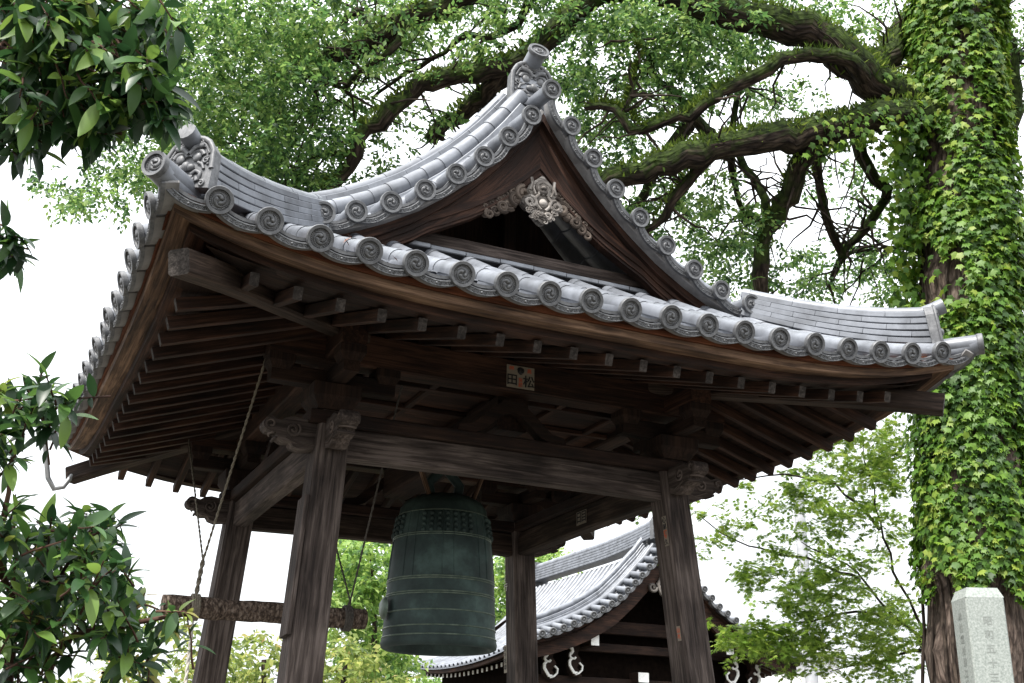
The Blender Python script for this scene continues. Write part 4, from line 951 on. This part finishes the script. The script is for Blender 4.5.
# ---- camphor tree
tp = [at(985, 900, 12.2), at(978, 640, 13.0), at(972, 420, 13.6), at(964, 200, 14.3), at(958, 60, 14.8), at(955, -60, 15.3), at(960, -260, 16.2)]
base = np.array([tp[0][0]+.1, tp[0][1]+.1, 0]); CT = thing('camphor_tree', tuple(base), 'huge old camphor tree with mossy spreading limbs reaching behind the tower roof', 'tree')
mb = MB(); TQ = limb(mb, [base]+tp, .60, .40, .3, .012, 26); build('trunk', mb, M_bark, CT)
LIMBS = [
 ([(950, 130, 14.7), (904, 100, 14.4), (872, 80, 14.2), (843, 52, 14.0), (808, 30, 13.9), (741, 14, 13.9), (690, 0, 14), (640, -22, 14.2), (590, -40, 14.4)], .25, .15),
 ([(872, 90, 14.3), (850, 62, 13.8), (814, 55, 13.7), (764, 70, 13.6), (714, 97, 13.5), (691, 114, 13.5), (640, 133, 13.5), (624, 112, 13.6), (606, 106, 13.7), (587, 108, 13.8)], .11, .04),
 ([(955, 118, 14.5), (909, 112, 14.2), (850, 124, 13.9), (796, 136, 13.7), (741, 142, 13.5), (687, 155, 13.4), (641, 172, 13.4), (600, 186, 13.5), (540, 215, 13.7), (470, 250, 14)], .20, .11),
 ([(715, 152, 13.4), (696, 170, 13.5), (672, 200, 13.6), (650, 228, 13.7), (625, 240, 13.8)], .085, .035),
 ([(815, 140, 13.8), (800, 170, 14.0), (786, 202, 14.2), (768, 232, 14.3), (763, 290, 14.4), (765, 330, 14.6)], .13, .08),
 ([(770, 222, 14.3), (757, 185, 14.6), (738, 160, 14.8), (732, 120, 15), (745, 80, 15)], .06, .035),
 ([(733, 150, 14.6), (735, 180, 14.9), (745, 215, 15), (752, 222, 15.1)], .05, .03),
 ([(818, 150, 14.6), (818, 185, 14.8), (829, 228, 14.9), (842, 259, 15)], .06, .05),
 ([(862, 130, 14.5), (860, 150, 14.7), (878, 182, 14.8), (887, 197, 14.9), (868, 222, 14.9), (850, 247, 15), (840, 262, 15), (828, 284, 15.1)], .09, .04),
 ([(842, 258, 15), (870, 248, 15.2), (905, 246, 15.5)], .035, .012),
 ([(955, -10, 15), (922, 18, 15.2), (900, 40, 15.1), (877, 62, 14.7), (862, 78, 14.3)], .20, .17),
 ([(960, 170, 14.6), (1008, 130, 15), (1014, 110, 15.2), (1013, 63, 15.4), (1000, 14, 15.6), (990, -40, 15.8)], .11, .07),
 ([(1013, 66, 15.4), (1040, 40, 15.5), (1080, 0, 15.6)], .06, .04),
 ([(640, -22, 14.2), (594, -4, 14.3), (566, 24, 14.3), (540, 48, 14.3), (508, 68, 14.3), (487, 70, 14.2), (444, 77, 14.1), (408, 95, 14), (384, 116, 13.9), (363, 131, 13.9), (356, 152, 13.9), (340, 178, 14), (326, 192, 14), (300, 215, 14.2)], .17, .07),
 ([(508, 68, 14.3), (488, 94, 14.6), (462, 112, 14.9), (430, 140, 15.2)], .13, .09),
 ([(356, 150, 13.9), (331, 152, 14.2), (310, 160, 14.3), (298, 182, 14.4), (290, 205, 14.5)], .05, .03),
 ([(590, -40, 14.4), (520, -30, 14.5), (470, -12, 14.4), (433, 8, 14.3), (405, 22, 14.2), (373, 42, 14.2), (340, 55, 14.2), (322, 66, 14.3)], .17, .10),
 ([(408, 22, 14.2), (397, 44, 14), (377, 63, 14), (358, 72, 14), (345, 92, 14.1), (330, 84, 14.2)], .06, .03),
 ([(375, 36, 14.2), (368, 15, 14.4), (356, 10, 14.5), (340, 20, 14.5), (322, 29, 14.5), (300, 38, 14.6)], .06, .03),
 ([(545, -30, 14.5), (520, 18, 14.7), (489, 39, 14.8), (470, 36, 14.8), (437, 58, 14.9), (405, 74, 15), (372, 98, 15)], .06, .02),
 ([(325, 68, 14.3), (320, 92, 14.2), (312, 108, 14.2), (318, 120, 14.2)], .03, .012),
 ([(322, 66, 14.3), (290, 82, 14.5), (250, 90, 14.7), (215, 110, 14.9)], .07, .02),
 ([(290, 205, 14.5), (285, 160, 14.7), (262, 150, 14.8), (232, 150, 15)], .04, .015),
 ([(692, 113, 13.6), (720, 150, 14.8), (700, 120, 14.8), (660, 80, 15), (640, 40, 15.1), (632, 5, 15.2), (628, -30, 15.3)], .07, .04),
 ([(625, 112, 13.6), (632, 88, 13.6), (640, 62, 13.7), (630, 30, 13.8)], .025, .012),
 ([(690, 118, 14.8), (665, 150, 14.9), (640, 200, 15), (618, 225, 15.1)], .10, .05),
]
for pts, r0, r1 in LIMBS:
    mb = MB(); limb(mb, [at(*p) for p in pts], r0, r1, .17, .024, 16 if r0 > .1 else 9); build('limb', mb, M_limb, CT)
mb = MB()
for _ in range(330):                                       # fine twigs off the limbs
    pts, r0, r1 = random.choice(LIMBS[1:]); i = random.randrange(len(pts)-1); t = random.random()
    u, v, d = [pts[i][j]+(pts[i+1][j]-pts[i][j])*t for j in range(3)]
    a = random.uniform(0, 2*PI); L = random.uniform(25, 70); dd = random.uniform(-.5, .5)
    P = [at(u, v, d), at(u+.5*L*math.cos(a), v+.5*L*math.sin(a), d+dd*.5), at(u+L*math.cos(a+.5*random.uniform(-1, 1)), v+L*math.sin(a)+6, d+dd)]
    if in_tower(np.array(P)).any(): continue
    limb(mb, P, random.uniform(.012, .026), .006, .2, .03, 5)
tag(build('twigs', mb, M_twig, CT), kind='stuff')
blobs = [
 (250, 60, 85, 75, 230, 13, 16.5), (230, 130, 70, 45, 130, 13, 16), (300, 110, 65, 55, 120, 13, 16), (330, 30, 90, 50, 150, 13.2, 16.5), (280, 175, 55, 25, 55, 13.5, 15),
 (430, 40, 70, 50, 60, 13.5, 16.5), (470, 15, 90, 30, 50, 13.5, 16.5), (410, 125, 40, 25, 18, 14, 15.5), (375, 170, 25, 15, 10, 14, 15), (520, -10, 70, 30, 60, 13.5, 17),
 (640, 60, 75, 60, 140, 13.6, 17), (600, 105, 45, 45, 50, 14, 17), (700, 55, 55, 45, 60, 14, 17), (560, 50, 30, 45, 36, 14, 17), (620, 150, 50, 35, 34, 14.3, 17), (665, 15, 110, 30, 100, 13.3, 17),
 (760, 25, 90, 40, 60, 14.2, 17), (850, 10, 70, 25, 34, 14.5, 17), (740, 95, 60, 25, 18, 14.6, 17), (660, 215, 35, 35, 26, 14, 16.5), (690, 185, 40, 25, 24, 14, 16.5), (720, 225, 50, 30, 40, 14, 16.5),
 (740, 262, 55, 25, 42, 14, 17), (800, 270, 50, 28, 34, 14.2, 17), (860, 285, 45, 25, 30, 14.5, 17), (880, 240, 30, 30, 16, 15, 17), (840, 175, 40, 30, 12, 15, 17), (790, 100, 35, 22, 9, 15, 17), (880, 170, 20, 30, 10, 15, 17), (905, 60, 25, 40, 14, 15, 17),
 (1005, 60, 25, 60, 34, 15.2, 17.5), (110, 185, 75, 25, 42, 13.5, 16), (60, 200, 20, 15, 8, 13.5, 15), (170, 170, 40, 25, 22, 13.5, 16), (180, 30, 40, 40, 40, 14, 16), (120, 130, 60, 40, 40, 14, 16.5),
 (300, -60, 260, 55, 160, 13, 18), (650, -60, 220, 55, 130, 13, 18), (950, -70, 200, 60, 70, 14, 19), (1080, 60, 60, 90, 90, 14.5, 18), (60, -60, 160, 60, 110, 13.5, 17)]
crown('crown', blobs, .084, RH, L_camphor, CT, 36, (.22, .45))
# moss and fern tufts on the upper sides of the big limbs
P = []; A = []; Sz = []
for idx, dens in ((0, 1300), (2, 1500), (13, 1000), (14, 300), (16, 700), (4, 500), (1, 600), (10, 300), (24, 300), (3, 200)):
    pts, r0, r1 = LIMBS[idx]; W3 = [at(*p) for p in pts]
    for _ in range(int(dens*1.7)):
        i = random.randrange(len(W3)-1); t = random.random(); c = W3[i]+(W3[i+1]-W3[i])*t; r = r0+(r1-r0)*(i+t)/(len(W3)-1)
        a = random.gauss(PI/2, .75); d = W3[i+1]-W3[i]; s = np.cross(d, (0, 0, 1)); s /= np.linalg.norm(s)+1e-9; w = np.cross(s, d); w /= np.linalg.norm(w)+1e-9
        nn = s*math.cos(a)+w*math.sin(a)*(1 if w[2] > 0 else -1); P.append(c+nn*r*.95); A.append(nn+np.array([0, 0, .4])+rng.normal(size=3)*.5); Sz.append(random.uniform(.04, .115))
BL = ([(-.14, 0, 0), (.14, 0, 0), (.09, .6, .1), (0, 1, .25), (-.09, .6, .1)], [(0, 1, 2, 3, 4)])
tag(leaf_obj('moss_tufts', P, A, rnd_dirs(len(P)), Sz, BL[0], BL[1], L_moss, CT), kind='stuff')
# ---- ivy on the trunk
IV = thing('ivy_vine', tuple(base), 'bright green climbing ivy covering the big camphor trunk', 'ivy')
P = []; A = []; N = []; Sz = []
cumz = np.array(TQ)
def trunk_at(f): 
    x = f*(len(TQ)-1); i = min(int(x), len(TQ)-2); return TQ[i]+(TQ[i+1]-TQ[i])*(x-i), .60+(.40-.60)*f
rs = np.random.default_rng(5)
ph = rs.random(8)*6
n_try = 0
while len(P) < 19000 and n_try < 150000:
    n_try += 1; f = random.uniform(.2, .74); c, r = trunk_at(f); a = random.uniform(0, 2*PI)
    out = np.array([math.cos(a), math.sin(a), 0]); p = c+out*r; u, v, z = seen(p)
    facing = out@(CAM-p) > -.1
    lump = .5+.5*math.sin(a*3+ph[0]+f*14)*math.sin(f*37+ph[1]+a*2)
    if v > 585+18*math.sin(a*7) or v < -40: continue
    if not facing and random.random() < .6: continue
    if facing and 918 < u < 966 and 248+10*math.sin(u*.3) < v < 300 and random.random() < .96: continue
    if facing and lump < .16 and random.random() < .7: continue
    if facing and v < 190 and (.5+.5*math.sin(a*4+2.1+f*9)*math.sin(f*26+a)) < .46 and random.random() < .72: continue
    if facing and u < 935 and 320 < v < 470 and random.random() < .35: continue
    off = .02+.17*random.random()*(.3+lump)+(.16*random.random() if 90 < v < 310 and u < 935 else 0)
    P.append(p+out*off); N.append(out+np.array([0, 0, .35])+rng.normal(size=3)*.28); A.append(np.array([0, 0, -1.0])+out*.25+rng.normal(size=3)*.38); Sz.append(random.uniform(.065, .13))
for idx, i0, i1, cnt in ((2, 0, 3, 620), (0, 0, 2, 240)):
    pts, r0, r1 = LIMBS[idx]; W3 = [at(*p) for p in pts]
    for _ in range(cnt):
        i = random.randrange(i0, i1); t = random.random(); c = W3[i]+(W3[i+1]-W3[i])*t; a = random.uniform(0, 2*PI)
        out = np.array([0, math.cos(a), math.sin(a)]); P.append(c+out*(r0*.9+.10*random.random())-np.array([0, 0, .12*random.random()])); N.append(out+np.array([0, 0, .4])+rng.normal(size=3)*.3); A.append(np.array([0, 0, -1.0])+rng.normal(size=3)*.4); Sz.append(random.uniform(.065, .11))
for _ in range(420):                                       # curtain hanging on the left of the trunk
    t = random.random(); u = random.gauss(898, 10); v = 120+190*t; p = at(u+12*t, v, 14.1+random.uniform(-.2, .3)); P.append(p); N.append(-CF+np.array([0, 0, .4])+rng.normal(size=3)*.4); A.append(np.array([0, 0, -1.0])+rng.normal(size=3)*.35); Sz.append(random.uniform(.08, .14))
leaf_obj('foliage', P, A, N, Sz, IVY[0], IVY[1], L_ivy, IV)
mb = MB()
for k in range(14):
    a = 2*PI*k/14; limb(mb, [trunk_at(f)[0]+np.array([math.cos(a+.3*math.sin(9*f+k)), math.sin(a+.3*math.sin(9*f+k)), 0])*(trunk_at(f)[1]*1.02) for f in np.linspace(0, .8, 12)], .022, .01, .3, .01, 6)
build('stem', mb, M_twig, IV)
# ---- maple between tower and trunk
p = at(945, 683, 15.2); MT_ = thing('maple_tree', (p[0], p[1], 0), 'airy light green maple with thin dark twigs, between the tower and the ivy covered trunk', 'tree')
mb = MB(); limb(mb, [(p[0], p[1], 0), (p[0], p[1], 1.5), at(945, 660, 15.1), at(925, 640, 15)], .13, .09, .3, .02, 12); build('trunk', mb, M_twig, MT_)
for pts in ([(925, 642, 15), (890, 610, 15), (850, 570, 15), (800, 540, 15)], [(925, 640, 15), (895, 570, 14.8), (875, 500, 14.8), (862, 440, 14.8)], [(900, 620, 15), (850, 612, 14.8), (790, 625, 14.6), (735, 630, 14.4)], [(880, 530, 14.9), (840, 490, 15), (795, 475, 15), (735, 480, 15)], [(860, 580, 15), (810, 560, 14.8), (750, 545, 14.6), (700, 515, 14.4)], [(925, 650, 15), (880, 660, 15), (830, 672, 15)], [(690, 470, 13.6), (740, 455, 13.8), (800, 440, 14.2), (862, 445, 14.8)]):
    mb = MB(); limb(mb, [at(*q) for q in pts], .022, .006, .2, .02, 7); build('branch', mb, M_twig, MT_)
bm = [(845, 470, 60, 45, 120, 13.5, 16.5), (800, 520, 45, 32, 50, 13.8, 16), (870, 540, 40, 40, 40, 13.5, 16), (785, 575, 45, 30, 50, 13.8, 15.5), (850, 630, 60, 50, 110, 13.8, 16), (895, 640, 30, 45, 60, 14, 16), (790, 640, 40, 18, 40, 13.8, 15),
      (755, 640, 40, 20, 50, 13.8, 15), (705, 520, 40, 22, 9, 13.8, 15), (735, 555, 40, 25, 9, 13.8, 15), (690, 550, 20, 18, 5, 13.8, 15), (880, 450, 30, 30, 40, 14, 16), (825, 590, 40, 25, 45, 14, 16), (800, 660, 40, 18, 12, 14, 15.5), (750, 500, 35, 22, 8, 14, 15.5), (660, 500, 25, 14, 4, 14, 15), (900, 720, 90, 40, 50, 13.8, 16)]
crown('crown', bm, .085, MAP, L_maple, MT_, 24, (.2, .4), True, .3, .35, 1.6)
# ---- trees and shrubs beyond the tower
def bush(name, u, dep, label, cat, blobs, size, material, per=30, rad=(.35, .6), group=None):
    p = at(u, 683, dep); t = thing(name, (p[0], p[1], 0), label, cat, group)
    top = at(u, min(b[1] for b in blobs), dep)
    mb = MB(); limb(mb, [(p[0], p[1], 0), (p[0]+.05, p[1], top[2]*.45), tuple(top)], .12 if 'tree' in name else .04, .03, .5, .03, 10); build('trunk' if 'tree' in name else 'stem', mb, M_twig, t)
    crown('crown', blobs, size, RH, material, t, per, rad); return t
bush('broadleaf_tree', 372, 24, 'sunlit green tree seen under the tower between the near post and the bell', 'tree', [(372, 560, 36, 40, 90, 22.5, 26), (365, 620, 40, 40, 90, 22.5, 26), (375, 665, 34, 34, 80, 22.5, 26), (345, 590, 25, 50, 60, 23, 26), (378, 700, 34, 20, 50, 22.5, 25.5)], .15, L_far)
bush('broadleaf_tree', 540, 42, 'small distant green treetop above the left end of the hall ridge, seen under the tower', 'tree', [(545, 560, 24, 12, 40, 40, 44), (515, 565, 22, 30, 60, 40, 44), (500, 610, 20, 40, 60, 40, 44)], .22, L_far, rad=(.5, .8))
bush('broadleaf_tree', 455, 39, 'light green foliage below the bell, beside the far eave of the temple hall', 'tree', [(450, 692, 60, 18, 90, 37, 42), (500, 682, 30, 12, 50, 37, 41)], .17, L_far, rad=(.5, .8))
bush('leafy_shrub', 262, 14, 'loose pale shrub with reddish leaf tips between the two left posts', 'shrub', [(255, 660, 36, 26, 40, 13, 15), (275, 690, 55, 22, 50, 13, 15), (235, 690, 30, 20, 25, 13, 15)], .10, L_shrub, 22, (.2, .35))
bush('leafy_shrub', 345, 13, 'shrub with orange tinted leaves just right of the near post', 'shrub', [(345, 665, 30, 26, 40, 12.2, 14), (360, 690, 45, 20, 45, 12.2, 14)], .10, L_shrub, 22, (.2, .32))
bush('leafy_shrub', 150, 12, 'pale thin shrub behind the dark glossy leaves at lower left', 'shrub', [(150, 650, 50, 40, 30, 11.5, 13.5), (110, 690, 60, 25, 30, 11.5, 13.5), (190, 680, 30, 25, 18, 11.5, 13.5)], .09, L_shrub, 18, (.2, .35))
# ---- near evergreens on the left
def shoots(parent, areas, size, hub, ndirs, name='foliage', young=0):
    P = []; A = []; N = []; Sz = []; P2 = []; A2 = []; N2 = []; S2 = []; tw = MB()
    for (u, v, ru, rv, n, d0, d1) in areas:
        for _ in range(int(n*1.3)):
            a = random.random()*2*PI; r = math.sqrt(random.random()); c = at(u+ru*r*math.cos(a), v+rv*r*math.sin(a), random.uniform(d0, d1))
            h = np.array(hub(u, v)); dr = c-h; dr /= np.linalg.norm(dr); dr = dr*.8+rng.normal(size=3)*.35+np.array(ndirs)*.5; dr /= np.linalg.norm(dr)
            L = random.uniform(.10, .22); st = c-dr*L
            limb(tw, [st-dr*.015, (st+c)/2, c], .0045, .0025, .06, .002, 5)
            isy = random.random() < young
            k = random.randint(7, 11); ph0 = random.random()*6
            s1 = np.cross(dr, (0, 0, 1)); s1 /= np.linalg.norm(s1)+1e-9; s2 = np.cross(s1, dr)
            for i in range(k):
                t = i/k; an = ph0+i*2.4; rad = s1*math.cos(an)+s2*math.sin(an); ax = dr*(.25+.75*t)+rad*(1.0-.45*t)+np.array([0, 0, -.35*(1-t)])+rng.normal(size=3)*.32
                q = st+(c-st)*(.25+.75*t); nn = np.array([0, 0, 1.0])+dr*.4+rng.normal(size=3)*.25
                if isy and t > .45: P2.append(q); A2.append(ax); N2.append(nn); S2.append(size*random.uniform(.55, .9))
                else: P.append(q); A.append(ax); N.append(nn); Sz.append(size*random.uniform(.55, 1.2))
    leaf_obj(name, P, A, N, Sz, LL[0], LL[1], L_near, parent, smooth=True)
    if P2: leaf_obj('young_leaves', P2, A2, N2, S2, LL[0], LL[1], L_young, parent, smooth=True)
    tag(build('twigs', tw, M_redtwig, parent), kind='stuff')
g = at(-190, 683, 4.6); EV = thing('evergreen_tree', (g[0], g[1], 0), 'dark glossy leaved evergreen whose branch hangs in from the upper left', 'tree')
mb = MB(); limb(mb, [(g[0], g[1], 0), (g[0]+.05, g[1], 1.6), at(-200, 400, 4.7), at(-170, 150, 4.8), at(-140, -80, 5)], .12, .07, .2, .01, 14); build('trunk', mb, M_redtwig, EV)
BR = [[(-180, 120, 4.8), (-80, 50, 4.5), (0, 50, 4.2), (45, 58, 4.1), (90, 60, 4.0), (135, 38, 3.95)], [(-60, 48, 4.4), (10, 120, 4.1), (60, 125, 4.0), (120, 130, 3.9)], [(0, 50, 4.2), (50, 10, 4.3), (110, -20, 4.3)], [(-190, 330, 4.7), (-110, 270, 4.4), (-30, 245, 4.1), (8, 240, 4.0)], [(90, 60, 4), (130, 80, 3.95), (165, 95, 3.9)]]
for pts in BR: mb = MB(); limb(mb, [at(*q) for q in pts], .022, .007, .1, .006, 8); build('branch', mb, M_redtwig, EV)
shoots(EV, [(60, 20, 75, 45, 44, 3.7, 4.6), (45, 90, 55, 50, 40, 3.7, 4.6), (135, 45, 48, 45, 30, 3.7, 4.4), (135, 98, 45, 34, 30, 3.7, 4.3), (165, 108, 18, 16, 8, 3.7, 4.0), (20, 140, 24, 24, 9, 3.8, 4.3), (95, 130, 22, 22, 7, 3.8, 4.2), (8, 242, 12, 8, 3, 3.9, 4.1), (14, 262, 8, 8, 2, 3.9, 4.1), (-60, 60, 60, 80, 30, 4, 4.8), (-170, 60, 80, 110, 30, 4.3, 5.2), (-150, 260, 60, 60, 12, 4.3, 4.9), (60, -50, 110, 40, 40, 3.9, 4.8)],
       .108, lambda u, v: at(u-70, v-25, 4.4), (.2, -.1, -.75), young=.03)
g = at(20, 683, 4.3); ES = thing('evergreen_shrub', (g[0], g[1], 0), 'dark glossy evergreen shrub with yellow green new shoots at lower left', 'shrub')
for pts in ([(30, 683, 4.3), (50, 600, 4.2), (90, 530, 4.1)], [(10, 683, 4.4), (0, 560, 4.3), (10, 470, 4.2), (25, 410, 4.1)], [(40, 700, 4.2), (110, 630, 4.0), (170, 615, 3.9), (192, 612, 3.9)]):
    mb = MB(); limb(mb, [(g[0], g[1], 0)]+[at(*q) for q in pts], .03, .006, .12, .006, 8); build('stem', mb, M_redtwig, ES)
shoots(ES, [(60, 570, 62, 55, 34, 3.8, 4.7), (30, 640, 50, 45, 28, 3.8, 4.6), (105, 600, 42, 45, 22, 3.7, 4.4), (85, 530, 42, 24, 13, 3.8, 4.4), (140, 655, 30, 25, 7, 3.8, 4.2), (10, 520, 22, 40, 10, 3.8, 4.4), (30, 392, 30, 22, 10, 3.8, 4.3), (50, 415, 20, 18, 6, 3.8, 4.2), (5, 440, 16, 22, 6, 3.8, 4.3), (60, 720, 100, 30, 30, 3.8, 4.6), (-50, 560, 50, 120, 40, 4, 4.8)],
       .10, lambda u, v: at(u-25, v+50, 4.3), (.1, -.1, .35), young=.10)
shoots(ES, [(175, 622, 14, 10, 3, 3.85, 3.95), (190, 614, 8, 6, 2, 3.85, 3.95)], .085, lambda u, v: at(u-25, v+15, 4.0), (.2, 0, .3), 'shoot_foliage', young=.95)
# ---- a few fallen leaves caught on the eave tiles
for u, v in ((343, 243), (349, 246), (353, 240), (398, 262)):
    q = at_plane(u, v, 1, CY-AY+.06); 
    o = leaf_obj('fallen_leaf', [q], [(random.uniform(-1, 1), -.3, .5)], [(0, -.6, 1)], [.055], RH[0], RH[1], L_dead, None, tuple(q))
    tag(o, 'small curled red brown fallen leaf caught between the eave tiles near the left corner', 'leaf', 'fallen leaves on the eave tiles')
